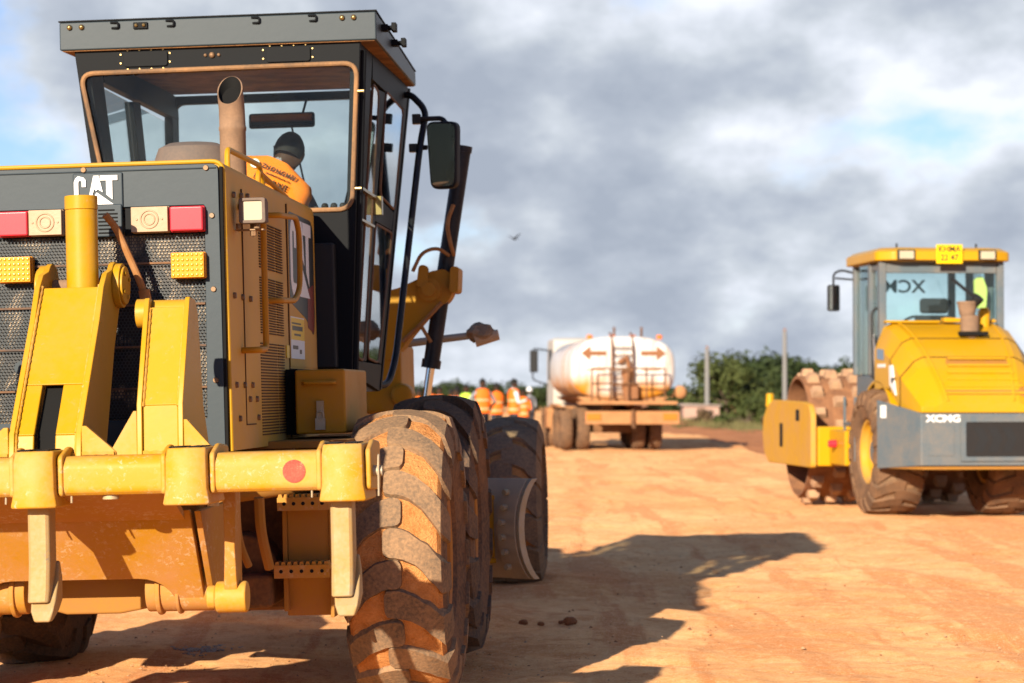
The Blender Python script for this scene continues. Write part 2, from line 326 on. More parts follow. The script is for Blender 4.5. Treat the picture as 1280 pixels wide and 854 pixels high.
# ------------------------------------------------------------------ mesh builder
class MB:
    def __init__(s): s.b = bmesh.new(); s.mi = 0
    def face(s, vs):
        try:
            f = s.b.faces.new(vs); f.material_index = s.mi; return f
        except ValueError: return None
    def box(s, x0, x1, y0, y1, z0, z1, rot=None, piv=None):
        vs = [s.b.verts.new((x, y, z)) for x in (x0, x1) for y in (y0, y1) for z in (z0, z1)]
        for q in ((0, 1, 3, 2), (4, 6, 7, 5), (0, 4, 5, 1), (2, 3, 7, 6), (0, 2, 6, 4), (1, 5, 7, 3)): s.face([vs[i] for i in q])
        if rot is not None:
            p = Vector(piv) if piv else Vector(((x0 + x1) / 2, (y0 + y1) / 2, (z0 + z1) / 2))
            bmesh.ops.rotate(s.b, verts=vs, cent=p, matrix=rot)
        return s
    def prism(s, poly, axis, a, b):
        """poly: list of 2D points; axis 'x': (y,z), 'y': (x,z), 'z': (x,y)"""
        def P(p, v): return {'x': (v, p[0], p[1]), 'y': (p[0], v, p[1]), 'z': (p[0], p[1], v)}[axis]
        A = [s.b.verts.new(P(p, a)) for p in poly]; B = [s.b.verts.new(P(p, b)) for p in poly]
        s.face(A); s.face(B[::-1]); n = len(poly)
        for i in range(n): s.face([A[i], B[i], B[(i + 1) % n], A[(i + 1) % n]])
        return s
    def loft(s, rings, cap=True, closed=True):
        V = [[s.b.verts.new(p) for p in r] for r in rings]; n = len(V[0])
        for a, b in zip(V, V[1:]):
            for i in range(n if closed else n - 1): s.face([a[i], a[(i + 1) % n], b[(i + 1) % n], b[i]])
        if cap: s.face(V[0][::-1]); s.face(V[-1])
        return s
    def cyl(s, p0, p1, r0, r1=None, seg=20, cap=True):
        p0 = Vector(p0); p1 = Vector(p1); r1 = r0 if r1 is None else r1
        d = (p1 - p0).normalized(); u = d.orthogonal().normalized(); w = d.cross(u)
        return s.loft([[p + (u * math.cos(t) + w * math.sin(t)) * r for t in [2 * PI * i / seg for i in range(seg)]] for p, r in ((p0, r0), (p1, r1))], cap)
    def tube(s, pts, r, seg=10, closed=False, cap=True):
        pts = [Vector(p) for p in pts]; n = len(pts); rings = []; u = None
        for i, p in enumerate(pts):
            if closed: d = (pts[(i + 1) % n] - pts[i - 1])
            else: d = pts[min(i + 1, n - 1)] - pts[max(i - 1, 0)]
            d.normalize()
            u = d.orthogonal().normalized() if u is None else (u - d * u.dot(d)).normalized()
            w = d.cross(u); rr = r[i] if isinstance(r, (list, tuple)) else r
            rings.append([p + (u * math.cos(t) + w * math.sin(t)) * rr for t in [2 * PI * k / seg for k in range(seg)]])
        if closed:
            # close by adding the first ring again (aligned)
            V = [[s.b.verts.new(q) for q in g] for g in rings]
            for a in range(n):
                A = V[a]; B = V[(a + 1) % n]; off = 0
                if a == n - 1: off = min(range(seg), key=lambda o: sum((A[k].co - B[(k + o) % seg].co).length for k in range(seg)))
                for k in range(seg): s.face([A[k], A[(k + 1) % seg], B[(k + 1 + off) % seg], B[(k + off) % seg]])
            return s
        return s.loft(rings, cap)
    def lathe(s, prof, c=(0, 0, 0), axis='z', seg=32, cap=False, fn=None):
        rings = []
        for (r, h) in prof:
            g = []
            for k in range(seg):
                t = 2 * PI * k / seg; a = r * math.cos(t); b = r * math.sin(t)
                p = {'z': (a, b, h), 'x': (h, a, b), 'y': (a, h, b)}[axis]
                p = Vector(p) + Vector(c)
                if fn: p = fn(p)
                g.append(p)
            rings.append(g)
        return s.loft(rings, cap)
    def sphere(s, c, r, seg=16, ring=10, sc=(1, 1, 1)):
        c = Vector(c); rings = []
        for i in range(1, ring):
            a = PI * i / ring
            rings.append([c + Vector((r * sc[0] * math.sin(a) * math.cos(t), r * sc[1] * math.sin(a) * math.sin(t), -r * sc[2] * math.cos(a))) for t in [2 * PI * k / seg for k in range(seg)]])
        return s.loft(rings, True)
    def ringpanel(s, outer, inner, fn, a, b):
        """flat panel between two closed 2D outlines (both star-shaped about the inner centre); fn(p, v) -> 3D"""
        cx = sum(p[0] for p in inner) / len(inner); cy = sum(p[1] for p in inner) / len(inner)
        angs = sorted(set(round(math.atan2(p[1] - cy, p[0] - cx), 5) for p in list(outer) + list(inner)))
        def hit(poly, t):
            dx, dy = math.cos(t), math.sin(t); best = None
            for i in range(len(poly)):
                x1, y1 = poly[i][0] - cx, poly[i][1] - cy; x2, y2 = poly[(i + 1) % len(poly)][0] - cx, poly[(i + 1) % len(poly)][1] - cy
                ex, ey = x2 - x1, y2 - y1; den = dx * ey - dy * ex
                if abs(den) < 1e-9: continue
                k = (x1 * ey - y1 * ex) / den; q = (x1 * dy - y1 * dx) / den
                if k > 0 and -1e-4 <= q <= 1.0001: best = k if best is None else max(best, k)
            best = best or 0
            return (cx + dx * best, cy + dy * best)
        O = [hit(outer, t) for t in angs]; I = [hit(inner, t) for t in angs]; n = len(angs)
        Oa = [s.b.verts.new(fn(p, a)) for p in O]; Ob = [s.b.verts.new(fn(p, b)) for p in O]
        Ia = [s.b.verts.new(fn(p, a)) for p in I]; Ib = [s.b.verts.new(fn(p, b)) for p in I]
        for i in range(n):
            j = (i + 1) % n
            s.face([Oa[i], Oa[j], Ia[j], Ia[i]]); s.face([Ob[i], Ib[i], Ib[j], Ob[j]])
            s.face([Oa[i], Ob[i], Ob[j], Oa[j]]); s.face([Ia[i], Ia[j], Ib[j], Ib[i]])
        return s
    def mesh(s, name, mats, sharp=35):
        bmesh.ops.recalc_face_normals(s.b, faces=s.b.faces)
        me = bpy.data.meshes.new(name); s.b.to_mesh(me); s.b.free()
        for m in (mats if isinstance(mats, (list, tuple)) else [mats]): me.materials.append(M[m] if isinstance(m, str) else m)
        me.polygons.foreach_set('use_smooth', [True] * len(me.polygons))
        me.set_sharp_from_angle(angle=R(sharp)); me.update()
        return me
    def build(s, name, mats, parent=None, bevel=0.0, sharp=35, seg=2):
        return link(name, s.mesh(name, mats, sharp), parent, bevel, seg)
def link(name, me, parent=None, bevel=0.0, seg=2):
    o = bpy.data.objects.new(name, me); COL.objects.link(o); o.parent = parent
    if bevel:
        m = o.modifiers.new('bevel', 'BEVEL'); m.width = bevel; m.segments = seg; m.limit_method = 'ANGLE'; m.angle_limit = R(40); m.harden_normals = True
    return o
def tag(o, label=None, cat=None, group=None, kind=None):
    for k, v in (('label', label), ('category', cat), ('group', group), ('kind', kind)):
        if v: o[k] = v
    return o
def thing(name, label, cat, loc=(0, 0, 0), rot=(0, 0, 0), group=None, order='XYZ'):
    o = bpy.data.objects.new(name, None); COL.objects.link(o); o.empty_display_size = 0.2
    o.location = loc; o.rotation_euler = rot; return tag(o, label, cat, group)
def rounded(poly, r, n=5):
    out = []; N = len(poly); rr = r if isinstance(r, (list, tuple)) else [r] * N
    for i in range(N):
        p0 = Vector(poly[i - 1]); p = Vector(poly[i]); p1 = Vector(poly[(i + 1) % N])
        a = p + (p0 - p).normalized() * rr[i]; b = p + (p1 - p).normalized() * rr[i]
        if rr[i] <= 0: out.append(tuple(p)); continue
        for k in range(n + 1):
            t = k / n; out.append(tuple(a * (1 - t) ** 2 + p * 2 * t * (1 - t) + b * t * t))
    return out
def smooth_path(pts, r, n=5):
    pts = [Vector(p) for p in pts]; out = [pts[0]]
    for i in range(1, len(pts) - 1):
        p = pts[i]; d0 = pts[i - 1] - p; d1 = pts[i + 1] - p; q = min(r, d0.length * 0.49, d1.length * 0.49)
        a = p + d0.normalized() * q; b = p + d1.normalized() * q
        for k in range(n + 1):
            t = k / n; out.append(a * (1 - t) ** 2 + p * 2 * t * (1 - t) + b * t * t)
    out.append(pts[-1]); return out
def text_mesh(name, body, size, mats, mat4, depth=0.002, bold=0.0, sx=1.0, align='CENTER', spacing=1.0):
    cu = bpy.data.curves.new(name, 'FONT'); cu.body = body; cu.size = size; cu.extrude = depth; cu.offset = bold
    cu.align_x = align; cu.align_y = 'CENTER'; cu.space_character = spacing; cu.resolution_u = 3
    o = bpy.data.objects.new(name, cu); COL.objects.link(o)
    dg = bpy.context.evaluated_depsgraph_get(); me = bpy.data.meshes.new_from_object(o.evaluated_get(dg))
    bpy.data.objects.remove(o); bpy.data.curves.remove(cu)
    me.transform(mat4 @ Matrix.Diagonal((sx, 1, 1, 1))); me.materials.clear()
    me.materials.append(M[mats]); me.name = name; return me
def frame_mat(o, xdir, ydir):
    x = Vector(xdir).normalized(); y = Vector(ydir).normalized(); z = x.cross(y).normalized(); y = z.cross(x)
    return Matrix(((x.x, y.x, z.x, o[0]), (x.y, y.y, z.y, o[1]), (x.z, y.z, z.z, o[2]), (0, 0, 0, 1)))

# ------------------------------------------------------------------ setting
def hgt(x, y):
    v = Vector((x * 0.9, y * 0.5, 0))
    h = 0.016 * mnoise.fractal(v, 1.0, 2.0, 3)
    h += 0.010 * math.sin(x * 3.1 + 0.7 * math.sin(y * 0.21)) * max(0, mnoise.noise(Vector((x * 0.4, y * 0.1, 3))))
    return h
def make_ground():
    m = MB(); xs = [-3000, -300, -60, -14, 6, 12, 30, 60, 300, 3000]; ys = [-300, -20, 20, 60, 90, 130, 200, 500, 4500]
    V = [[m.b.verts.new((x, y, -0.09 if y < 600 else -0.5)) for x in xs] for y in ys]
    for j in range(len(ys) - 1):
        for i in range(len(xs) - 1): m.face([V[j][i], V[j][i + 1], V[j + 1][i + 1], V[j + 1][i]])
    tag(m.build('ground', 'earth'), kind='structure')
def road_edge(y): return 5.5 + 0.13 * max(0, 60 - y) + 0.5 * math.sin(y * 0.11) + 0.25 * math.sin(y * 0.43)
def make_road():
    """one sheet; the mesh is finest where the road is nearest, so its small lumps are real relief"""
    m = MB(); ys = [-4.0]
    while ys[-1] < 420:
        y = ys[-1]; ys.append(y + (0.25 if y < 7 else 0.0028 * y if y < 90 else 0.03 * y))
    OCT = [(.085, .085), (.17, .085), (.36, .075), (.75, .045), (1.6, .022)]
    nz = mnoise.noise
    V = []
    for y in ys:
        xe = road_edge(y); hw = max(2.4, .245 * y); xl, xr = max(-13.5, -hw), min(xe - .3, hw)
        n = 190
        xs = [-14 + (xl + 14) * i / 14 for i in range(14)] + [xl + (xr - xl) * i / n for i in range(n + 1)] + [xr + (xe - xr) * i / 10 for i in range(1, 11)]
        d = max(.02, .0028 * y); oc = [(l, a * l) for l, a in OCT if l > 2.4 * d] if 6 < y < 130 else [(1.6, .05)]
        row = []
        for k, x in enumerate(xs):
            z = hgt(x, y)
            for l, a in oc: z += a * .85 * nz(Vector((x / l, y / l, l * 7)))
            if k in (0, len(xs) - 1): z -= .07
            row.append(m.b.verts.new((x, y, z)))
        V.append(row)
    for a, b in zip(V, V[1:]):
        for i in range(len(a) - 1): m.face([a[i], a[i + 1], b[i + 1], b[i]])
    tag(m.build('road', 'road', sharp=180), kind='structure')
def make_bank():
    m = MB(); V = []
    for j in range(90):
        y = 42 + j * 1.1; row = []
        for i in range(15):
            t = i / 14; x = road_edge(y) - 0.3 + t * 4.2
            h = math.sin(PI * t) ** 0.8 * (0.17 + 0.20 * mnoise.noise(Vector((x * 0.5, y * 0.28, 1)))) + 0.07 * mnoise.noise(Vector((x * 2.2, y * 1.3, 5)))
            h *= min(1, j / 6, (89 - j) / 6)
            row.append(m.b.verts.new((x, y, -0.085 + max(0.0, h))))
        V.append(row)
    for a, b in zip(V, V[1:]):
        for i in range(14): m.face([a[i], a[i + 1], b[i + 1], b[i]])
    tag(m.build('earth_bank', 'earth', sharp=180), kind='structure')
make_ground(); make_road(); make_bank()
def make_grass():
    m = MB(); rnd = random.Random(5)
    for k in range(8000):
        y = 58 + 80 * rnd.random() ** 0.8; x = road_edge(y) + 1.5 + 22 * rnd.random() ** 1.3
        if mnoise.noise(Vector((x * 0.3, y * 0.2, 9))) < -0.12: continue
        h = rnd.uniform(0.14, 0.48); a = rnd.random() * PI; dx, dy = math.cos(a) * 0.09, math.sin(a) * 0.09
        lx, ly = rnd.uniform(-.1, .1), rnd.uniform(-.1, .1)
        for s in (-1, 0, 1):
            b = Vector((x + s * dx, y + s * dy, -0.1))
            m.face([m.b.verts.new(b + Vector((-dx * .5, -dy * .5, 0))), m.b.verts.new(b + Vector((dx * .5, dy * .5, 0))), m.b.verts.new(b + Vector((lx + s * dx, ly + s * dy, h)))])
    tag(m.build('grass', 'grass'), 'dry green grass growing on the verge beyond the road', 'grass', kind='stuff')
make_grass()
M['grit_white'] = plain('whitish_grit', (0.50, 0.44, 0.38), 0.95)
def make_pebbles():
    m = MB(); rnd = random.Random(11)
    for k in range(9000):
        y = 9 + 26 * rnd.random() ** 1.6; x = rnd.uniform(-3.5, 5.5)
        if mnoise.noise(Vector((x * 0.8, y * 0.5, 2))) < 0.02 and rnd.random() < 0.7: continue
        r = rnd.choice((.003, .004, .005, .006, .007, .010)) * rnd.uniform(.7, 1.4); z = hgt(x, y)
        m.mi = 0 if rnd.random() < .6 else 1
        p = [Vector((x + r * math.cos(a) * rnd.uniform(.7, 1.3), y + r * math.sin(a) * rnd.uniform(.7, 1.3), z - .003 + .004)) for a in (0.3, 1.5, 2.8, 4.0, 5.3)]
        B = [m.b.verts.new(q) for q in p]; T = m.b.verts.new((x, y, z + r * rnd.uniform(.6, 1.1)))
        for i in range(5): m.face([B[i], B[(i + 1) % 5], T])
    tag(m.build('gravel', ['pale_grit', 'clod']), 'fine scattered gravel lying on the laterite road', 'gravel', kind='stuff')
    m = MB()
    for k in range(260):
        a = rnd.random() * 2 * PI; q = rnd.random() ** .6 * (1 + .4 * math.sin(3 * a)); x = -1.70 + .16 * q * math.cos(a); y = 13.36 + .30 * q * math.sin(a); r = rnd.uniform(.004, .012)
        m.sphere((x, y, hgt(x, y) + r * .3), r, 6, 4, (1, rnd.uniform(.7, 1.3), .6))
    tag(m.build('spilled_grit', 'grit_white'), 'small pale patch of spilled grit in the shade under the grader', 'grit', kind='stuff')
make_pebbles()
def clod(x, y, r, label, seed):
    m = MB(); z = hgt(x, y)
    m.sphere((x, y, z + r * .45), r, 14, 9, (1.15, 1, .75))
    for v in m.b.verts: v.co += (v.co - Vector((x, y, z))).normalized() * r * .38 * mnoise.noise(v.co * (1.3 / r) + Vector((seed, 0, 0)))
    tag(m.build('clod', 'clod', sharp=25), label, 'clod', 'clods of red earth on the road')
clod(0.352, 14.75, .036, 'largest dark red clod lying in the grader shadow, right of the two smaller ones', 1)
clod(0.30, 14.80, .017, 'small red crumb touching the left of the largest clod on the road', 4)
clod(0.175, 14.72, .019, 'middle-sized dark clod between the largest one and the leftmost crumb', 2)
clod(0.07, 14.78, .024, 'leftmost dark crumb of earth beside the grader tyres', 3)
# trees and shrubs
def crown_mesh(name, w, d, h, n, mat, seed, leaf=.2, blobs=14, low=0.15):
    rnd = random.Random(seed); m = MB(); B = []
    for k in range(blobs):
        a = rnd.random() * 2 * PI; q = rnd.random() ** .5; zz = rnd.uniform(low, .86)
        s = math.sqrt(max(.05, 1 - ((zz - .5) / .62) ** 2))
        B.append((Vector((w * .5 * q * s * math.cos(a), d * .5 * q * s * math.sin(a), h * zz)), rnd.uniform(.14, .27) * min(w, 1.3 * h)))
    for k in range(n):
        c, r = rnd.choice(B)
        v = Vector((rnd.gauss(0, 1), rnd.gauss(0, 1), rnd.gauss(0, .8))).normalized() * r * rnd.uniform(.45, 1.08)
        p = c + v
        if p.z < .04: p.z = .04 + rnd.random() * .1
        nrm = (v.normalized() + Vector((rnd.uniform(-1, 1), rnd.uniform(-1, 1), rnd.uniform(-.4, 1))) * .8).normalized()
        u = nrm.orthogonal().normalized(); u = (Matrix.Rotation(rnd.random() * 6.28, 3, nrm) @ u); t = nrm.cross(u); s = leaf * rnd.uniform(.5, 1.2)
        m.face([m.b.verts.new(p + u * s), m.b.verts.new(p + t * s * .55), m.b.verts.new(p - u * s), m.b.verts.new(p - t * s * .55)])
    return m.mesh(name, mat), B
def trunk_mesh(name, h, B, seed):
    rnd = random.Random(seed); m = MB()
    base = Vector((0, 0, -.12)); fork = Vector((rnd.uniform(-.1, .1), rnd.uniform(-.1, .1), h * .28))
    m.tube([base, base.lerp(fork, .5) + Vector((.03, 0, 0)), fork], [.035 * h, .028 * h, .024 * h], 8)
    for c, r in B[:9]:
        mid = fork.lerp(c, .5) + Vector((rnd.uniform(-.1, .1), rnd.uniform(-.1, .1), .1))
        m.tube([fork, mid, c], [.02 * h, .012 * h, .004 * h], 6)
    return m.mesh(name, 'bark')
TREES = []
for i, (w, d, h, mat) in enumerate([(4.6, 4.2, 3.3, 'leaf_a'), (5.4, 4.6, 2.7, 'leaf_b'), (3.6, 3.4, 3.6, 'leaf_a'), (5.0, 4.5, 2.9, 'leaf_b')]):
    cm, B = crown_mesh('tree_crown', w, d, h, 3200, mat, 20 + i, .17, 20)
    TREES.append((cm, trunk_mesh('tree_trunk', h, B, i)))
BUSH = []
for i, (w, d, h, mat) in enumerate([(2.4, 2.0, 1.25, 'leaf_a'), (2.2, 2.0, 0.95, 'leaf_c'), (1.6, 1.5, .8, 'leaf_b')]):
    cm, B = crown_mesh('shrub_leaves', w, d, h, 1500, mat, 40 + i, .10, 11, .25)
    BUSH.append((cm, trunk_mesh('shrub_stem', h * .8, B, 30 + i)))
def plant(kind, proto, x, y, s, rz, label, cat, group, parts):
    t = thing(kind, label, cat, (x, y, -.05), (0, 0, rz), group); t.scale = (s, s, s * random.uniform(.92, 1.08))
    link(parts[0], proto[0], t); link(parts[1], proto[1], t)
rt = random.Random(3)
rowR = [(8.9, 132, 1, .62), (9.9, 146, 3, .55), (11.4, 128, 0, .98), (12.3, 140, 2, .95), (13.6, 134, 1, 1.22), (14.6, 140, 3, 1.22), (15.6, 136, 1, 1.2), (16.7, 146, 1, 1.05), (17.7, 136, 3, 1.18), (19.0, 150, 2, .86), (20.0, 140, 1, 1.08), (22, 146, 0, 1.0), (24, 138, 3, 1.05), (26.5, 150, 2, .9), (29, 142, 1, 1.1), (32, 150, 0, 1.0), (35, 140, 3, 1.1), (39, 150, 1, 1.0)]
for x, y, k, s in rowR:
    plant('tree', TREES[k], x, y, s, rt.random() * 6, 'low bushy green tree in the hedge of trees right of the tanker, beyond the poles', 'tree', 'trees along the right side of the road', ('crown', 'trunk'))
for i in range(17):
    x = -17 + i * 1.55 + rt.uniform(-.5, .5); y = 182 + rt.uniform(-8, 8)
    plant('tree', TREES[(1, 3)[i % 2]], x, y, rt.uniform(.62, .86) * (1 if i % 3 else .8), rt.random() * 6, 'distant dark tree in the low line behind the road workers', 'tree', 'distant trees behind the workers', ('crown', 'trunk'))
for x, y, k, s, lab in [(9.5, 98, 0, 1.0, 'green shrub on the verge in front of the left pole'), (11.2, 104, 0, 1.25, 'large green shrub on the verge between the two poles'), (12.6, 96, 1, 1.3, 'brown scrubby bush on the verge beside the roller drum'), (10.6, 92, 1, 1.0, 'low brown bush on the verge in front of the green shrubs'), (8.7, 104, 1, .8, 'low brown bush below the pink hut'), (13.9, 104, 2, 1.3, 'dark low shrub under the right pole'), (15.2, 99, 1, 1.3, 'brown bush half hidden behind the roller drum')]:
    plant('shrub', BUSH[k], x, y, s, x * 2, lab, 'shrub', 'shrubs on the verge', ('leaves', 'stem'))
def pole(x, y, h, r, label):
    t = thing('utility_pole', label, 'pole', (x, y, -.1), group='poles beyond the verge')
    MB().lathe([(r, 0), (r * .92, h * .5), (r * .78, h), (r * .5, h + .03)], seg=14, cap=True).build('post', 'pole', t)
    MB().box(-.05, .05, -.05, .05, h + .03, h + .14).build('cap', 'rust_brown', t, .01)
pole(9.52, 118, 3.62, .125, 'shorter grey pole standing left, between the tanker and the tall pole')
pole(13.2, 117, 4.45, .125, 'taller grey pole standing just left of the roller')
hut = thing('hut', 'small pink walled hut with a blue shutter below the trees right of the tanker', 'hut', (9.0, 115, -.09))
m = MB(); m.box(-.85, .85, 0, 1.8, 0, .85); m.build('wall', 'pink_wall', hut)
MB().prism([(-.98, .85), (.98, .85), (.98, .90), (-.98, .96)], 'y', -.15, 1.95).build('roof', 'roofsheet', hut)
MB().box(.02, .42, -.03, .02, .22, .62).build('window', 'blue_pane', hut)
def bird():
    m = MB()
    m.lathe([(.002, -.09), (.02, -.06), (.032, 0), (.022, .06), (.012, .085), (.002, .11)], axis='y', seg=10)
    for s, dz, dx in ((-1, .035, .22), (1, .17, .14)):
        a = [(.01, .045, 0), (.01, -.05, 0)]; rings = []
        for t, (f, b, th) in ((0, (.05, -.05, .008)), (.5, (.06, -.045, .005)), (1, (.0, -.02, .002))):
            x = s * (.015 + dx * t); z = dz * t + (.02 if t == .5 else 0)
            rings.append([(x, f, z), (x, (f + b) / 2, z + th), (x, b, z), (x, (f + b) / 2, z - th)])
        m.loft(rings)
    m.prism([(-.015, -.08), (.015, -.08), (.035, -.16), (-.035, -.16)], 'z', -.003, .003)
    o = tag(m.build('bird', 'hole'), 'small dark bird in flight with one wing raised, in the open sky', 'bird')
    o.location = (0.06, 60, 5.22); o.rotation_euler = (.1, .15, .5)
bird()
# ------------------------------------------------------------------ wheels
def tyre_mesh(name, Rr, Wd, rim, n, lug_h, lugw, mats, skew=.30, seed=1, seg=110, amp=.010):
    """axis = local x, rear of the machine = -y; mats: sidewall, packed dirt, lug"""
    m = MB(); hw = Wd / 2; base = Rr - lug_h
    def crown(u): return -0.045 * (abs(u) / hw) ** 2.4
    prof = [(rim, -hw * .70), (rim + .03, -hw * .86), (rim + .42 * (Rr - rim), -hw * 1.0), (Rr - .14, -hw * .985), (Rr - .085, -hw * .93)]
    us = [-.86, -.72, -.55, -.38, -.2, 0, .2, .38, .55, .72, .86]
    mid = [(base + crown(u * hw), u * hw) for u in us]
    allp = prof + mid + [(r, -h) for r, h in prof[::-1]]
    V = []
    for (r, h) in allp:
        row = []
        for k in range(seg):
            t = 2 * PI * k / seg; rr = r
            if abs(h) < hw * .9 and r > Rr - .1: rr += amp * mnoise.fractal(Vector((h * 9 + seed, math.cos(t) * 9 * Rr, math.sin(t) * 9 * Rr)), 1, 2, 3)
            row.append(m.b.verts.new((h, -rr * math.cos(t), rr * math.sin(t))))
        V.append(row)
    for i in range(len(V) - 1):
        m.mi = 1 if len(prof) - 1 <= i < len(prof) + len(mid) else 0
        for k in range(seg): m.face([V[i][k], V[i][(k + 1) % seg], V[i + 1][(k + 1) % seg], V[i + 1][k]])
    m.mi = 2; rnd = random.Random(seed)
    for sgn in (-1, 1):
        for k in range(n):
            t0 = 2 * PI * (k + (0.5 if sgn > 0 else 0)) / n + rnd.uniform(-.006, .006)
            rows = []
            path = [(-.18, None), (-.165, None), (-.12, None)] + [(-.04 + .98 * i / 8, None) for i in range(9)] + [(1.0, -.075), (1.02, -.15)]
            for q, drop in path:
                u = sgn * q * hw; a = t0 - skew * max(0, q) ** 2.0
                w = lugw / Rr * (.5 + (.12 * q if q > .6 else 0)); end = .45 if q < -.17 else (.75 if q < -.15 else (.93 if q < -.1 else 1))
                if drop is None: rt = Rr + crown(min(abs(u), hw)); rb = rt - lug_h - .022
                else: rt = Rr + crown(hw) + drop; rb = rt; u = sgn * (hw * q + .012)
                def P(r, ang, uu): return m.b.verts.new((uu, -r * math.cos(ang), r * math.sin(ang)))
                wt = w * end * (1 + rnd.uniform(-.04, .04)); wb = wt * 1.28
                if drop is None: rows.append([P(rb, a - wb, u), P(rt, a - wt, u), P(rt, a + wt, u), P(rb, a + wb, u)])
                else: rows.append([P(rt, a - wb, u - sgn * .05), P(rt, a - wt, u), P(rt, a + wt, u), P(rt, a + wb, u - sgn * .05)])
            for A, B in zip(rows, rows[1:]):
                for i in range(3): m.face([A[i], A[i + 1], B[i + 1], B[i]])
            m.face(rows[0]); m.face(rows[-1][::-1])
    return m.mesh(name, mats, 32)
def rim_mesh(name, rim, Wd, mat, bolts=12, dish=.5, out=1):
    """wheel disc with its outer face towards out*x"""
    m = MB(); hw = Wd / 2
    prof = [(rim + .02, .74), (rim + .005, .78), (rim - .02, .74), (rim - .035, .55), (rim - .05, .50), (rim * .90, dish * .95), (rim * .80, dish * .5), (rim * .55, dish * .4), (rim * .5, dish * .52), (rim * .33, dish * .55), (rim * .31, dish * .8), (rim * .12, dish * .85), (.004, dish * .85)]
    m.lathe([(r, out * h * hw) for r, h in prof], axis='x', seg=48)
    m.lathe([(rim + .02, -out * .74 * hw), (rim - .03, -out * .7 * hw), (rim * .9, out * dish * .1 * hw), (rim * .3, out * dish * .1 * hw)], axis='x', seg=48)
    for k in range(bolts):
        t = 2 * PI * k / bolts; y, z = rim * .67 * math.cos(t), rim * .67 * math.sin(t)
        m.cyl((out * hw * dish * .4, y, z), (out * (hw * dish * .4 + .035), y, z), .016, seg=6)
    return m.mesh(name, mat)
def wheel(parent, x, y, z, tmesh, rmesh, spin=0, name='wheel'):
    w = link(name, rmesh, parent); w.location = (x, y, z); w.rotation_euler = (spin, 0, 0)
    t = link('tyre', tmesh, w); return w
# ------------------------------------------------------------------ motor grader
G = thing('motor_grader', 'yellow motor grader with charcoal cab and raised ripper seen from behind, nearest the camera', 'grader', (-1.53670, 11.38613, -0.03403), (0, R(-1.5), R(-3.8)))
# rotation order: roll first, then yaw
G.rotation_mode = 'XYZ'
TR, TW = .675, .455
gt = tyre_mesh('grader_tyre', TR, TW, .335, 15, .022, .128, ['side_rubber', 'packed', 'lug'], .27, 3)
gt2 = tyre_mesh('grader_tyre_clean', TR + .015, TW, .335, 15, .048, .125, ['side_rubber', 'lug_dark', 'lug_dark'], .34, 5)
gf = tyre_mesh('grader_front_tyre', .64, TW, .335, 15, .030, .185, ['side_rubber', 'packed', 'lug'], .20, 8)
rimR = rim_mesh('rear_rim', .335, TW, 'rim', out=1, dish=-.2); rimL = rim_mesh('rear_rim_left', .335, TW, 'rim', out=-1, dish=-.2)
WX = 1.30 - TW / 2
wheel(G, WX, 0, TR - .005, gt, rimR, R(4)); wheel(G, WX, 1.53, TR + .045, gt2, rimR, R(15))
wheel(G, -WX - .19, 0.12, TR - .005, gt, rimL, R(11)); wheel(G, -WX - .03, 1.53, TR + .03, gt2, rimL, R(2))
wheel(G, 1.10, 6.93, .60, gf, rimR, 0); wheel(G, -1.10, 6.93, .62, gf, rimL, R(9))
# chassis
m = MB(); m.box(-.36, .36, -1.45, 1.3, .86, 1.20); m.box(-.26, .26, 1.3, 4.6, 1.05, 1.36); m.box(-.22, .22, 4.5, 7.1, 1.1, 1.4, Matrix.Rotation(R(-3), 3, 'X')); m.box(-.16, .16, 6.4, 7.2, .45, 1.2)
m.build('chassis', 'yellow_dirty', G, .02)
m = MB(); m.box(-.30, .30, .45, 1.05, .42, .98); m.cyl((-.98, .76, .70), (.98, .76, .70), .17); m.build('rear_axle', 'rust_plate', G, .03)
for s in (-1, 1):
    m = MB(); m.prism(rounded([(-.25, .50), (1.78, .50), (1.78, .86), (1.0, .98), (.5, .98), (-.25, .86)], .1), 'x', s * .62, s * .82); m.cyl((s * .8, 0, .67), (s * 1.1, 0, .67), .13); m.cyl((s * .8, 1.53, .69), (s * 1.1, 1.53, .69), .13)
    m.build('tandem_case', 'rust_plate', G, .015)
m = MB(); m.cyl((-1.0, 6.93, .62), (1.0, 6.93, .62), .12); m.build('front_axle', 'yellow_dirty', G)
# hood
hood = rounded([(-.522, 1.20), (.526, 1.20), (.522, 2.388), (-.522, 2.388)], [0, 0, .045, .045])
MB().prism(hood, 'y', -1.497, .96).build('hood', 'yellow_side', G)
trim = [(-.524, 1.2)] + [(-.520, 2.34)] + rounded([(-.520, 2.386), (.520, 2.386)], 0) + [(.520, 2.34), (.528, 1.2)]
MB().tube(smooth_path([(-.524, -1.50, 1.2), (-.520, -1.50, 2.385), (.519, -1.50, 2.385), (.527, -1.50, 1.2)], .05), .009, 8).build('hood_edge', 'yellow', G)
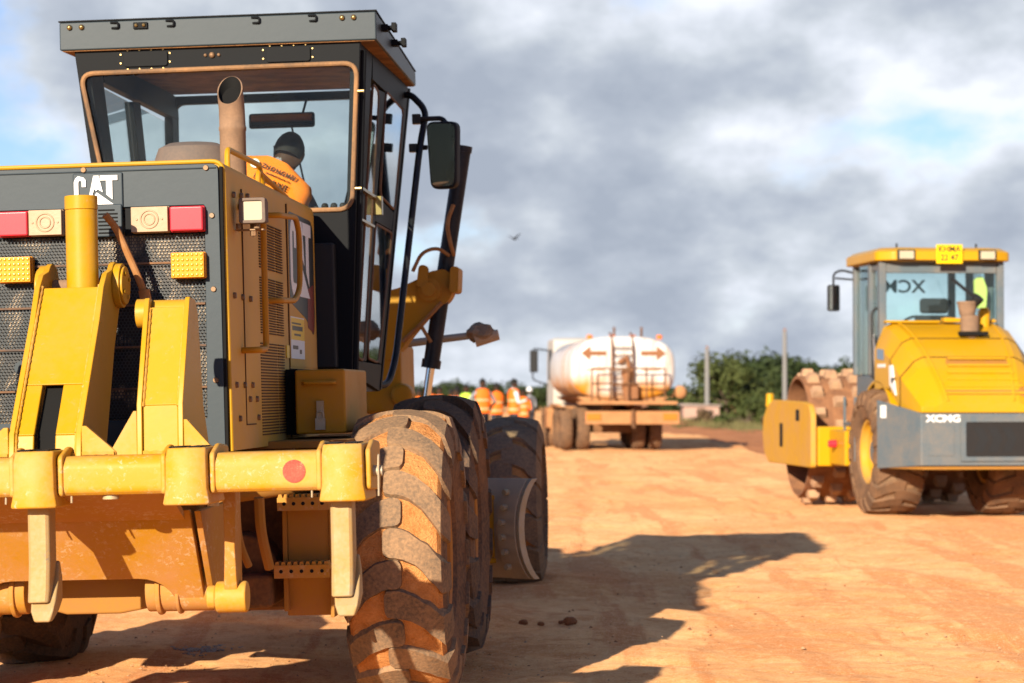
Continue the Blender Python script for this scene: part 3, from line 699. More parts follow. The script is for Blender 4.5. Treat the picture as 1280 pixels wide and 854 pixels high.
# rear grille frame with bands round the perforated panel
gf_ = MB()
gf_.ringpanel(rounded([(-.506, 1.195), (.508, 1.195), (.504, 2.372), (-.504, 2.372)], .03), rounded([(-.437, 1.335), (.437, 1.335), (.445, 2.205), (-.445, 2.205)], .008), lambda p, v: (p[0], v, p[1]), -1.499, -1.535)
gf_.box(-.497, .497, -1.541, -1.536, 2.352, 2.357)
gr = gf_.build('grille_frame', 'grey', G, .004)
m = MB(); m.box(.508, .519, -1.53, -1.498, 1.2, 2.36); m.build('frame_gap', 'hole', gr)
MB().box(-.44, .44, -1.519, -1.5165, 1.333, 2.115).build('grille', 'perf', gr)
MB().box(-.436, .436, -1.5005, -1.4990, 1.34, 2.20).build('radiator', 'core', gr)
m = MB(); m.box(-.444, -.113, -1.522, -1.5, 2.09, 2.207); m.build('lamp_recess', 'charcoal', gr); m = MB(); m.box(.113, .444, -1.522, -1.5, 2.09, 2.207)
m.build('lamp_recess', 'charcoal', gr)
m = MB(); m.box(-.108, .108, -1.552, -1.52, 2.085, 2.218); m.box(-.095, .112, -1.545, -1.52, 2.205, 2.348)
vb = m.build('vent_housing', 'grey', gr, .006)
m = MB()
for i in range(7):
    for j in (-1, 1): m.box(j * .05 - .040, j * .05 + .040 - (.012 if i in (0, 6) else 0), -1.5545, -1.551, 2.098 + i * .0155, 2.104 + i * .0155)
m.build('vent_slot', 'hole', vb)
m = MB()
for i in range(4): m.box(-.437, .437, -1.527, -1.52, 1.34 + .17 * i + .12, 1.348 + .17 * i + .12)
m.build('grille_rib', 'brown_frame', gr)
for (x, z) in [(-.47, 2.30), (.455, 2.355), (-.05, 2.362), (.475, 2.16), (.475, 1.86), (.475, 1.49), (-.47, 1.86), (-.47, 1.49)]:
    b = MB().cyl((x, -1.533, z), (x, -1.545, z), .013, .010, 10); b.build('bolt', 'bolt', gr)
for (x, z) in [(-.02, 1.94), (-.33, 1.56)]:
    m = MB(); m.cyl((x, -1.519, z), (x, -1.525, z), .030, seg=8); m.cyl((x, -1.524, z), (x, -1.532, z), .011, seg=8); m.build('fastener', 'grey', gr)
# lamps of the grille
def glamp(x0, x1, z0, z1, mat, name, ring=False):
    m = MB(); m.box(x0 - .003, x1 + .003, -1.555, -1.52, z0 - .003, z1 + .003); o = m.build(name, 'white_lens' if ring else mat, gr, .006)
    m = MB(); m.box(x0, x1, -1.585, -1.556, z0, z1)
    if ring:
        c = ((x0 + x1) / 2, 0, (z0 + z1) / 2)
        for r in (.036, .022): m.tube([(c[0] + r * math.cos(t), -1.586, c[2] + r * math.sin(t)) for t in [2 * PI * k / 24 for k in range(24)]], .004, 6, True)
        for s in (-1, 1): m.cyl((c[0] + s * .052, -1.585, c[2]), (c[0] + s * .052, -1.589, c[2]), .005, seg=8)
    elif 'indicator' in name:
        for i in range(7):
            for j in range(5): m.sphere((x0 + (x1 - x0) * (i + .5) / 7, -1.586, z0 + (z1 - z0) * (j + .5) / 5), .0075, 6, 4, (1, .5, 1))
    m.build('lens', mat, o, .007)
glamp(-.398, -.275, 2.098, 2.198, 'red_lens', 'tail_lamp'); glamp(.310, .446, 2.098, 2.198, 'red_lens', 'tail_lamp')
glamp(-.270, -.135, 2.098, 2.200, 'white_lens', 'reversing_lamp', True); glamp(.152, .302, 2.098, 2.200, 'white_lens', 'reversing_lamp', True)
glamp(-.400, -.268, 1.910, 2.012, 'amber_lens', 'indicator_lamp'); glamp(.312, .446, 1.908, 2.010, 'amber_lens', 'indicator_lamp')
# maker's letters, cut as solid plates with the triangle under the A
def letters(parent, name, mat, fn, th0, th1, tri=None):
    m = MB()
    def poly(p):
        A = [m.b.verts.new(fn(q, th0)) for q in p]; B = [m.b.verts.new(fn(q, th1)) for q in p]; m.face(A); m.face(B[::-1])
        for i in range(len(p)): m.face([A[i], B[i], B[(i + 1) % len(p)], A[(i + 1) % len(p)]])
    # C (a bent strip of quads)
    o = [(.27, .62), (.27, .86), (.22, .95), (.10, 1.0), (.04, .93), (0, .80), (0, .20), (.04, .07), (.10, 0), (.27, .0)]
    i_ = [(.18, .62), (.18, .80), (.165, .83), (.135, .84), (.11, .82), (.10, .76), (.10, .24), (.11, .18), (.135, .16), (.27, .155)]
    for k in range(len(o) - 1): poly([o[k], o[k + 1], i_[k + 1], i_[k]])
    # A with notch for the triangle
    poly([(.30, .0), (.45, 1.0), (.51, 1.0), (.40, .16)]); poly([(.51, 1.0), (.57, 1.0), (.66, .42), (.55, .52)])
    poly([(.462, .55), (.51, 1.0), (.55, .52), (.50, .47)]); poly([(.405, .20), (.51, 1.0), (.462, .55), (.435, .40)])
    poly([(.60, 1.0), (1.0, 1.0), (1.0, .83), (.60, .83)]); poly([(.74, .83), (.88, .83), (.88, .16), (.74, .34)])
    if tri is None: poly([(.33, .0), (.90, .0), (.52, .42)])
    o = m.build(name, mat, parent)
    return o
letters(vb, 'lettering', 'white', lambda p, v: (-.088 + p[0] * .180, v, 2.218 + p[1] * .118), -1.5455, -1.552)
# sides of the hood
sx = .5275
for (y0, y1, rows, z0, z1) in [(-.72, -.10, 17, 1.99, 2.20), (-.72, -.10, 22, 1.70, 1.955), (-.74, -.10, 32, 1.25, 1.665)]:
    m = MB()
    for k in range(rows):
        z = z0 + (z1 - z0) * k / rows; m.box(.520, sx + .0015, y0, -.30, z, z + (z1 - z0) / rows * .42); m.box(.520, sx + .0015, -.27, y1, z, z + (z1 - z0) / rows * .42)
    m.build('louvre', 'slot', G)
m = MB(); m.box(.520, .5288, -1.135, -1.128, 1.30, 2.30); m.box(.520, .5288, .055, .064, 1.2, 2.33); m.box(.520, .5288, .065, .955, 1.545, 1.552); m.box(.520, .5288, -1.128, -.9, 1.30, 1.305)
m.build('panel_seam', 'slot', G)
for (y, z) in [(-1.36, 1.84), (-1.17, 1.84), (-.98, 1.84), (-1.36, 1.47), (-1.17, 1.47), (-.98, 1.47), (-1.05, 1.41), (-.88, 1.41), (-1.3, 1.33), (-.85, 1.33), (-1.33, 2.26), (-1.15, 2.27), (-1.0, 2.28)]:
    MB().cyl((.525, y, z), (.537, y, z), .014, .012, 6).build('side_bolt', 'bolt', G)
m = MB(); m.box(.525, .5278, .085, .93, 1.56, 2.335); m.build('side_panel', 'yellow_side', G, .002)
# decal with the maker's letters and the two-tone sticker
def sidefn(y0, z0, w, h): return lambda p, v: (v, y0 + p[0] * w, z0 + p[1] * h)
dec = MB().prism(rounded([(.10, 1.87), (.60, 1.80), (.84, 1.72), (.88, 1.80), (.88, 2.26), (.80, 2.30), (.10, 2.30)], .04), 'x', .5278, .5292).build('decal', 'decal_black', G)
MB().prism(rounded([(.64, 1.76), (.835, 1.735), (.855, 1.80), (.85, 1.98), (.66, 1.95)], .02), 'x', .5292, .5300).build('red_band', 'decal_red', dec)
letters(dec, 'lettering', 'white', sidefn(.13, 1.905, .66, .37), .5295, .5308)
stk = MB().box(.5278, .5290, .10, .52, 1.60, 1.80).build('sticker', 'white', G)
MB().box(.5290, .5296, .105, .515, 1.69, 1.795).build('yellow_field', 'plate_yel', stk)
m = MB()
for (y, z, w, h) in [(.14, 1.735, .32, .022), (.20, 1.71, .2, .01), (.15, 1.645, .16, .018), (.36, 1.625, .06, .02), (.13, 1.765, .28, .008)]: m.box(.5296, .5301, y, y + w, z, z + h)
m.build('print', 'decal_black', stk)
m = MB(); m.prism(rounded([(-.04, 1.60), (.04, 1.60), (.04, 1.66), (-.04, 1.66)], .01), 'x', .526, .530); m.prism(rounded([(-.04, 1.40), (.04, 1.40), (.04, 1.46), (-.04, 1.46)], .01), 'x', .526, .530); m.build('warning_label', 'plate_yel', G)
# grab rails
rx = .60
m = MB(); m.tube(smooth_path([(.526, -1.20, 1.615), (rx, -1.22, 1.615), (rx, -1.06, 1.62), (rx, -1.03, 1.64), (rx, -1.03, 2.19), (rx, -1.12, 2.222), (.526, -1.20, 2.22)], .05), .0135, 10); m.build('grab_rail', 'yellow_gear', G)
m = MB(); m.tube(smooth_path([(.526, -.62, 2.225), (rx, -.62, 2.225), (rx, -.12, 2.25), (rx, -.03, 2.17), (rx, -.04, 1.93), (rx, -.20, 1.86), (rx, -.62, 1.845), (.526, -.62, 1.845)], .07), .0135, 10); m.build('grab_rail', 'yellow_gear', G)
m = MB(); m.tube(smooth_path([(.50, -1.30, 2.37), (.50, -1.30, 2.455), (.50, -.50, 2.46), (.50, -.42, 2.36)], .05), .0125, 10); m.build('top_rail', 'yellow', G)
m = MB(); m.tube(smooth_path([(.50, -.56, 2.37), (.50, -.54, 2.43), (.50, .26, 2.375), (.50, .30, 2.34)], .03), .0125, 10); m.build('top_rail', 'yellow_gear', G)
m = MB(); m.tube(smooth_path([(-.36, -.4, 2.38), (-.36, -.4, 2.42), (-.30, .3, 2.43), (-.28, .4, 2.38)], .03), .0125, 10); m.build('top_rail', 'yellow', G)
# work lamp on the hood side
m = MB(); m.ringpanel(rounded([(.553, 2.137), (.665, 2.137), (.665, 2.243), (.553, 2.243)], .012), rounded([(.568, 2.150), (.650, 2.150), (.650, 2.230), (.568, 2.230)], .01), lambda p, v: (p[0], v, p[1]), -1.36, -1.30)
m.box(.56, .658, -1.30, -1.24, 2.145, 2.236); wl = m.build('work_lamp', 'dome', G, .005)
m = MB(); m.box(.566, .652, -1.35, -1.335, 2.148, 2.232); m.build('lens', 'lamp_glass', wl, .004)
m = MB(); m.box(.528, .645, -1.30, -1.25, 2.112, 2.118); m.cyl((.60, -1.28, 2.09), (.60, -1.28, 2.14), .014, seg=8); m.cyl((.545, -1.32, 2.118), (.545, -1.32, 2.14), .012, seg=8); m.cyl((.62, -1.31, 2.118), (.62, -1.31, 2.135), .014, seg=8); m.build('bracket', 'bolt', wl)
# exhaust and pre-cleaner
m = MB(); ex = .345; rings = []
seg = 28
for (z, r, dy) in [(2.36, .060, 0), (2.64, .060, 0), (2.645, .063, 0), (2.66, .063, 0), (2.665, .060, 0)]:
    rings.append([Vector((ex + r * math.cos(2 * PI * k / seg), -.3 + r * math.sin(2 * PI * k / seg), z)) for k in range(seg)])
top = []
for k in range(seg):
    a = 2 * PI * k / seg; y = .062 * math.sin(a); top.append(Vector((ex - .006 + .058 * math.cos(a), -.315 + y, 2.83 + y * 1.15)))
rings.append([p.lerp(q, .5) + Vector((.002, .004, 0)) for p, q in zip(rings[-1], top)]); rings.append(top)
inner = [Vector((ex - .006 + (p.x - ex + .006) * .90, -.315 + (p.y + .315) * .90, p.z - .002)) for p in top]
rings.append(inner)
m.loft(rings, cap=False); st = m.build('exhaust_stack', 'stack', G, sharp=50)
m = MB(); cc = Vector((ex - .006, -.315, 0)); lo_ = [Vector((cc.x + (p.x - cc.x) * .85, cc.y + (p.y - cc.y) * .85 + .01, p.z - .05)) for p in inner]; m.loft([[p + Vector((0, 0, -.001)) for p in inner], lo_], cap=False); m.face([m.b.verts.new(p) for p in lo_]); m.build('bore', 'hole', st)
MB().lathe([(.05, 2.36), (.13, 2.37), (.20, 2.375), (.198, 2.50), (.185, 2.56), (.165, 2.615), (.12, 2.637), (.002, 2.643)], (.072, .15, 0), seg=40).build('precleaner', 'dome', G)
# toolbox beside the hood, on the step plate
tb = MB().box(.588, .822, -.20, .58, 1.243, 1.540).build('toolbox', 'yellow_gear', G, .012)
m = MB(); m.tube(smooth_path([(.635, -.202, 1.478), (.635, -.232, 1.478), (.775, -.232, 1.478), (.775, -.202, 1.478)], .012), .009, 8); m.box(.625, .655, -.205, -.2, 1.465, 1.49); m.box(.755, .785, -.205, -.2, 1.465, 1.49); m.build('handle', 'yellow_gear', tb)
m = MB(); m.box(.690, .722, -.222, -.203, 1.30, 1.395); m.box(.684, .728, -.235, -.21, 1.262, 1.315); m.tube(smooth_path([(.692, -.222, 1.31), (.692, -.222, 1.345), (.720, -.222, 1.345), (.720, -.222, 1.31)], .014), .006, 8); m.build('padlock', 'bare', tb, .004)
m = MB(); m.box(.53, .586, -.10, .5, 1.24, 1.545); m.build('toolbox_gap', 'hole', G)
m = MB(); m.box(.36, .88, -.6, 1.2, 1.185, 1.22); m.box(.60, .86, -.3, .62, 1.0, 1.185); m.build('step_plate', 'rust_plate', G, .006)
# rear steps (serrated treads)
stp = MB(); stp.box(.645, .665, -1.0, -.55, .50, 1.0); stp.box(.845, .862, -1.0, -.55, .47, 1.0); stp.prism([(-1.0, 1.0), (-.98, .70), (-.92, .70), (-.92, 1.0)], 'x', .665, .845); stp.prism([(-.99, .70), (-.93, .475), (-.90, .475), (-.93, .70)], 'x', .65, .86)
so = stp.build('rear_steps', 'rust_plate', G, .004)
for zt, xa, xb in ((.968, .640, .862), (.682, .620, .855)):
    m = MB(); m.box(xa, xb, -1.085, -1.0, zt, zt + .014)
    n = 9
    for k in range(n):
        x = xa + (xb - xa) * (k + .5) / n; m.prism([(x - .012, zt + .014), (x + .012, zt + .014), (x + .006, zt + .034), (x - .006, zt + .034)], 'y', -1.085, -1.005)
    m.box(xa, xb, -1.09, -1.075, zt - .035, zt + .02); m.build('tread', 'yellow_dirty', so)
    m = MB()
    for k in range(5): m.cyl((xa + .03 + k * (xb - xa - .06) / 4, -1.0915, zt - .006), (xa + .03 + k * (xb - xa - .06) / 4, -1.089, zt - .006), .008, seg=10)
    m.build('drain_hole', 'hole', so)
# ripper: yellow beam with five shank brackets, towers, links, plate
beam = MB(); beam.prism(rounded([(-2.56, 1.085), (-2.56, 1.185), (-2.53, 1.215), (-2.36, 1.215), (-2.36, 1.07), (-2.54, 1.07)], .02), 'x', -1.215, 1.215)
bo = beam.build('ripper_beam', 'yellow_worn', G, .006)
for i, bx in enumerate((-1.10, -.55, 0.0, .56, 1.13)):
    m = MB(); hw = .080
    m.loft([[(bx - hw * k, -2.60 - d, z), (bx - hw * k * .55, -2.625 - d, z), (bx + hw * k * .55, -2.625 - d, z), (bx + hw * k, -2.60 - d, z), (bx + hw * k, -2.30, z), (bx - hw * k, -2.30, z)] for z, k, d in ((1.03, 1.06, .008), (1.04, 1.06, .010), (1.09, .96, .0), (1.20, .94, 0), (1.238, .90, -.02))])
    for s in (-1, 1): m.prism(rounded([(-2.57, 1.07), (-2.57, 1.215), (-2.45, 1.25), (-2.28, 1.24), (-2.28, 1.06)], .02), 'x', bx + s * .080, bx + s * .100)
    br = m.build('shank_bracket', 'yellow_worn', G, .008)
    MB().box(bx - .062, bx - .015, -2.59, -2.42, 1.238, 1.243).build('slot', 'hole', br); MB().box(bx + .010, bx + .055, -2.59, -2.42, 1.238, 1.243).build('slot', 'hole', br)
    if i != 3:
        for s in (-1, 1):
            m = MB(); x = bx + s * .100; m.cyl((x, -2.50, 1.135), (x + s * .034, -2.50, 1.135), .021, .019, 14)
            m.tube(smooth_path([(x + s * .022, -2.525, 1.05), (x + s * .022, -2.53, 1.16), (x + s * .022, -2.515, 1.195), (x + s * .022, -2.50, 1.19), (x + s * .022, -2.525, 1.16), (x + s * .022, -2.535, 1.045)], .01), .0035, 6)
            m.build('pin', 'bare', br)
    else:
        for s in (-1, 1): MB().prism(rounded([(-2.50, 1.11), (-2.46, 1.11), (-2.46, 1.19), (-2.50, 1.19)], .02), 'x', bx + s * .099, bx + s * .1015).build('pin_hole', 'hole', br)
for bx in (-1.10, 0.0, 1.115):
    m = MB(); m.loft([[(bx - .041 * k, y - .045, z), (bx - .028 * k, y - .055, z), (bx + .028 * k, y - .055, z), (bx + .041 * k, y - .045, z), (bx + .041 * k, y + .05, z), (bx - .041 * k, y + .05, z)] for z, y, k in ((1.20, -2.50, 1), (.83, -2.50, 1), (.73, -2.515, 1.0), (.685, -2.53, .96))])
    sh = m.build('ripper_shank', 'shank', G, .008)
    m = MB(); m.loft([[(bx + .014 - w, y - d, z), (bx + .014 + w, y - d, z), (bx + .014 + w, y + d, z), (bx + .014 - w, y + d, z)] for z, y, w, d in ((.83, -2.445, .036, .012), (.77, -2.46, .043, .03), (.69, -2.50, .046, .055), (.655, -2.53, .042, .05), (.615, -2.56, .030, .02))])
    m.build('tooth', 'shank', sh, .008)
MB().cyl((.949, -2.5595, 1.142), (.949, -2.5625, 1.142), .042, seg=28).build('round_sticker', 'rear_red', G)
# tall centre tower with ram
tw = MB()
Pb = [(-2.425, 1.19), (-2.405, 1.295), (-1.985, 1.862)]
def slab(mb, x0, x1, pts, th=.018):
    for (a, b) in zip(pts, pts[1:]):
        mb.prism([a, b, (b[0] + th, b[1] - th * .3), (a[0] + th, a[1] - th * .3)], 'x', x0, x1)
def onface(t):
    if t <= 0: return Pb[0]
    return (Pb[1][0] + (Pb[2][0] - Pb[1][0]) * t, Pb[1][1] + (Pb[2][1] - Pb[1][1]) * t)
slot_top = onface(.33)
slab(tw, -.113, -.047, [Pb[0], Pb[1], slot_top]); slab(tw, .033, .113, [Pb[0], Pb[1], slot_top]); slab(tw, -.113, .113, [slot_top, Pb[2]])
two = tw.build('ripper_tower', 'yellow', G, .005)
MB().prism([(-2.375, 1.20), (-2.355, 1.30), (-2.18, 1.53), (-2.0, 1.53), (-2.0, 1.20)], 'x', -.045, .031).build('tower_slot', 'hole', two)
for s in (-1, 1):
    ear = [(-1.80 + .095 * math.cos(t), 1.872 + .095 * math.sin(t)) for t in [R(a) for a in range(160, -61, -20)]]
    m = MB(); m.prism([(-2.44, 1.185), (-2.425, 1.30), (-2.10, 1.73), (-2.02, 1.86), (-1.955, 1.915)] + ear[1:] + [(-1.86, 1.62), (-2.05, 1.19)], 'x', s * .115, s * .137)
    sp = m.build('side_plate', 'yellow', two, .004)
    m = MB(); m.cyl((s * .137, -1.80, 1.872), (s * .165, -1.80, 1.872), .088, seg=32); m.cyl((s * .165, -1.80, 1.872), (s * .176, -1.80, 1.872), .076, seg=32)
    for k in range(4): m.cyl((s * .176, -1.80 + .052 * math.cos(k * PI / 2 + .5), 1.872 + .052 * math.sin(k * PI / 2 + .5)), (s * .183, -1.80 + .052 * math.cos(k * PI / 2 + .5), 1.872 + .052 * math.sin(k * PI / 2 + .5)), .010, seg=8)
    m.build('pivot_cap', 'yellow', two, .004)
m = MB(); m.cyl((-.115, -1.80, 1.872), (.115, -1.80, 1.872), .03); m.build('pivot_pin', 'stack', two)
m = MB(); m.cyl((.022, -1.885, 1.78), (.022, -1.885, 2.170), .0625, seg=36); m.cyl((.022, -1.885, 2.1705), (.022, -1.885, 2.225), .0645, seg=36)
m.build('ram', 'yellow', two, .003)
for s in (-1, 1):
    m = MB(); m.prism([(s * .138, 1.20), (s * .138, 1.325), (s * .155, 1.325), (s * .265, 1.228), (s * .265, 1.20)], 'y', -2.43, -2.405); m.build('gusset', 'yellow_worn', two, .003)
# weld beads where the plates meet
def bead(parent, a, b, r=.006, name='weld_bead'):
    a = Vector(a); b = Vector(b); n = max(4, int((b - a).length / .012)); m = MB()
    m.tube([a.lerp(b, k / n) + Vector((0, 0, .001 * math.sin(k * 2.1))) for k in range(n + 1)], [r * (1 + .22 * math.sin(k * 2.3)) for k in range(n + 1)], 6); m.build(name, 'yellow_worn', parent)
for s in (-1, 1):
    bead(two, (s * .113, -2.410, 1.30), (s * .113, -1.99, 1.866)); bead(two, (s * .113, -2.428, 1.20), (s * .113, -2.410, 1.30))
    bead(two, (s * .14, -2.432, 1.222), (s * .26, -2.432, 1.222), .007)
bead(two, (-.11, -2.432, 1.219), (.11, -2.432, 1.219), .008)
# smaller towers either side
for s in (-1, 1):
    X = lambda v: s * v
    lt = MB(); slab(lt, min(X(.366), X(.497)), max(X(.366), X(.497)), [(-2.415, 1.19), (-2.405, 1.395), (-2.235, 1.765)])
    lo = lt.build('link_tower', 'yellow', G, .004)
    m = MB(); m.prism([(-2.43, 1.19), (-2.42, 1.40), (-2.25, 1.79), (-2.235, 1.80), (-2.19, 1.795), (-2.185, 1.74), (-2.25, 1.19)], 'x', X(.345), X(.364)); m.build('side_plate', 'yellow', lo, .003)
    m = MB(); m.prism([(-2.43, 1.19), (-2.42, 1.40), (-2.25, 1.79), (-2.235, 1.80), (-2.14, 1.795), (-2.09, 1.74), (-2.03, 1.40), (-1.90, 1.19)], 'x', X(.499), X(.518)); m.build('side_plate', 'yellow', lo, .003)
    m = MB(); m.cyl((X(.30), -2.16, 1.745), (X(.344), -2.16, 1.745), .055, seg=24); m.cyl((X(.366), -2.17, 1.752), (X(.497), -2.17, 1.752), .042, seg=24); m.build('top_pin', 'yellow', lo)
    for a, b in ((.519, .64), (.344, .235)):
        h = 1.34 if a > .5 else 1.375
        m = MB(); m.prism([(X(a), 1.195), (X(a), h), (X(a + (.012 if b > a else -.012)), h), (X(b), 1.215), (X(b), 1.195)], 'y', -2.42, -2.40); m.build('gusset', 'yellow_worn', lo, .003)
    m = MB(); m.prism([(-2.40, 1.195), (-2.40, 1.335), (-2.02, 1.20)], 'x', X(.522), X(.54)); m.build('gusset', 'yellow_worn', lo, .003)
for s in (-1, 1):
    bead(G, (s * .366, -2.42, 1.219), (s * .497, -2.42, 1.219), .008); bead(G, (s * .524, -2.424, 1.219), (s * .63, -2.424, 1.219), .007); bead(G, (s * .366, -2.41, 1.39), (s * .366, -2.245, 1.76)); bead(G, (s * .4975, -2.41, 1.39), (s * .4975, -2.245, 1.76))
# hoses of the ram
m = MB(); m.tube(smooth_path([(.085, -1.75, 2.16), (.12, -1.72, 2.11), (.19, -1.66, 1.92), (.215, -1.64, 1.84)], .12, 8), .0145, 10); m.cyl((.212, -1.645, 1.86), (.222, -1.64, 1.80), .023, seg=12); m.tube(smooth_path([(.22, -1.64, 1.80), (.245, -1.63, 1.62), (.235, -1.65, 1.42), (.225, -1.70, 1.15)], .15, 8), .0165, 10)
m.build('hydraulic_hose', 'hose', G)
# mounting block, arched plate, belly and lower pins
m = MB(); m.box(-.44, .44, -1.76, -1.46, .84, 1.17); m.prism([(-.56, .62), (.56, .62), (.56, 1.12), (-.56, 1.12)], 'y', -1.62, -1.5); m.build('mounting_block', 'yellow_dirty', G, .012)
arch = [(-.50, .995), (-.53, .62), (-.40, .62)] + [(-.40 + .13 * (1 - math.cos(t)), .62 + .10 * math.sin(t)) for t in [R(a) for a in range(15, 91, 15)]] + [(.36 - .13 * (1 - math.cos(t)), .62 + .10 * math.sin(t)) for t in [R(a) for a in range(90, 14, -15)]] + [(.40, .62), (.475, .615), (.485, .995)]
m = MB(); m.prism(arch, 'y', -2.18, -2.14)
for v in m.b.verts: v.co.y += (.99 - v.co.z) * .85
m.build('ripper_plate', 'yellow_dirty', G, .004)
m = MB(); m.prism([(-2.52, 1.07), (-2.38, 1.07), (-2.20, .985), (-2.20, .96), (-2.40, 1.04)], 'x', -.48, .47); m.build('beam_web', 'yellow_dirty', G)
m = MB(); m.prism([(-.34, .83), (.36, .83), (.36, .66), (.30, .60), (.10, .565), (-.12, .565), (-.24, .60)], 'y', -1.70, -1.64); m.build('belly_plate', 'rust_plate', G, .012)
for s in (-1, 1):
    m = MB(); m.cyl((s * .24, -1.80, .665), (s * .50, -1.80, .665), .085, seg=28); m.cyl((s * .28, -1.80, .665), (s * .30, -1.80, .665), .098, seg=28); m.cyl((s * .36, -1.80, .665), (s * .375, -1.80, .665), .096, seg=28); m.build('lower_pivot', 'yellow_dirty', G, .005)
    m = MB(); m.prism([(-2.17, .99), (-1.90, .62), (-1.80, .575), (-1.70, .62), (-1.60, 1.0)], 'x', s * .50, s * .525); m.build('lower_plate', 'yellow_dirty', G, .004)
    arm = MB(); arm.loft([[(s * x0, y - .012, z), (s * x1, y - .012, z), (s * x1, y + .08, z), (s * x0, y + .08, z)] for z, x0, x1, y in ((1.20, .60, .665, -2.16), (1.0, .612, .66, -2.16), (.85, .612, .652, -2.15), (.72, .605, .655, -2.14), (.66, .60, .655, -2.12))])
    arm.build('ripper_arm', 'yellow_dirty', G, .006)
    m = MB(); m.cyl((s * .565, -2.09, .655), (s * .685, -2.09, .655), .060, seg=26); m.cyl((s * .53, -2.09, .655), (s * .565, -2.09, .655), .045, seg=20); m.build('arm_pin', 'yellow_worn', G, .008)
m = MB(); m.cyl((.60, -2.30, 1.05), (.60, -2.30, 1.012), .022, seg=12); m.build('beam_bolt', 'bare', G); m = MB(); m.cyl((.26, -2.5, 1.055), (.26, -2.5, 1.07), .03, seg=12); m.build('beam_bolt', 'bare', G)
# driveline and hoses in the shade between beam and steps
m = MB(); m.box(.62, .80, -.95, -.3, 1.02, 1.15); m.cyl((.30, -1.2, 1.0), (.86, -.9, 1.06), .045); m.build('rear_valve', 'rust_plate', G, .01)
m = MB(); m.tube(smooth_path([(.60, -1.3, 1.0), (.60, -1.28, .86), (.62, -1.2, .70)], .1), .022, 8); m.tube(smooth_path([(.52, -1.4, .98), (.53, -1.4, .82), (.56, -1.35, .72)], .1), .016, 8); m.build('drive_hose', 'rust_plate', G)
m = MB(); m.box(.36, .62, -.7, .3, .48, 1.0); m.cyl((.44, -.9, .66), (.44, -.2, .66), .17); m.box(.40, .60, -1.05, -.6, .52, .66); m.build('transmission', 'truck_dark', G, .02)
# ------------------------------------------------------------------ cab
def wl_(z): return -.725 + (3.262 - z) * .127
def wr_(z): return .772 - (3.262 - z) * .05
YB = 1.07
cab = MB().ringpanel([(wl_(1.5), 1.5), (wr_(1.5), 1.5), (wr_(3.29), 3.29), (wl_(3.29), 3.29)], rounded([(-.545, 2.385), (.705, 2.378), (.748, 3.125), (-.688, 3.118)], .06), lambda p, v: (p[0], v, p[1]), YB, YB + .05).build('cab_rear_wall', 'charcoal', G, .004)
sealpts = [(x, YB - .006, z) for x, z in rounded([(-.545, 2.382), (.708, 2.375), (.752, 3.128), (-.692, 3.121)], .075, 7)]
MB().tube(sealpts, .0125, 8, True).build('window_seal', 'seal', cab)
def pane(name, poly, mat, parent, fn, a, b):
    m = MB(); A = [m.b.verts.new(fn(q, a)) for q in poly]; B = [m.b.verts.new(fn(q, b)) for q in poly]; m.face(A); m.face(B[::-1])
    for i in range(len(poly)): m.face([A[i], B[i], B[(i + 1) % len(poly)], A[(i + 1) % len(poly)]])
    return m.build(name, mat, parent)
pane('rear_window', rounded([(-.545, 2.385), (.705, 2.378), (.748, 3.125), (-.688, 3.118)], .06), 'glass', cab, lambda p, v: (p[0], v, p[1]), YB + .010, YB + .014)
for x0, z0 in ((-.462, 3.148), (.282, 3.146)):
    m = MB(); m.prism(rounded([(x0, z0), (x0 + .23, z0), (x0 + .23, z0 + .077), (x0, z0 + .077)], .018), 'y', YB - .012, YB + .001); m.mi = 1
    for k in range(4):
        for dz in (-.013, .086): m.cyl((x0 + .02 + k * .062, YB, z0 + dz), (x0 + .02 + k * .062, YB - .006, z0 + dz), .006, seg=8)
    for dx in (-.016, .241):
        for dz in (.02, .065): m.cyl((x0 + dx, YB, z0 + dz), (x0 + dx, YB - .006, z0 + dz), .006, seg=8)
    m.build('cover_plate', ['charcoal', 'brass'], cab, .002)
m = MB(); m.sphere((-.0, YB - .004, 3.195), .016, 10, 6)
for s in (-1, 1): m.sphere((s * .035, YB - .004, 3.195), .009, 8, 6)
m.build('wall_boss', 'bolt', cab)
MB().box(.46, .62, YB - .10, YB - .002, 1.56, 2.20).build('cab_rear_box', 'black', cab, .01)
for (x, z) in ((.60, 2.16), (.585, 1.76)): MB().cyl((x, YB, z), (x, YB - .012, z), .012, seg=8).build('wall_bolt', 'bolt', cab)
for z in (2.98, 2.48): MB().cyl((wr_(z) - .004, YB - .02, z), (wr_(z) + .028, YB - .02, z), .009, seg=10).build('hinge_pin', 'brass', cab)
# right side: two framed openings, front raked
def sxp(z): return wr_(z) - .006
def sfn(p, v): return (sxp(p[1]) + v, p[0], p[1])
sideo = [(YB + .05, 1.52), (2.32, 1.44), (3.42, 3.24), (3.42, 3.29), (YB + .05, 3.29)]
wA = [(1.30, 1.62), (1.56, 1.60), (1.93, 3.08), (1.66, 3.10)]
wB = [(2.10, 2.53), (2.80, 2.50), (3.12, 3.12), (2.25, 3.13)]
wC = [(1.72, 1.62), (2.20, 1.60), (2.70, 2.36), (1.92, 2.36)]
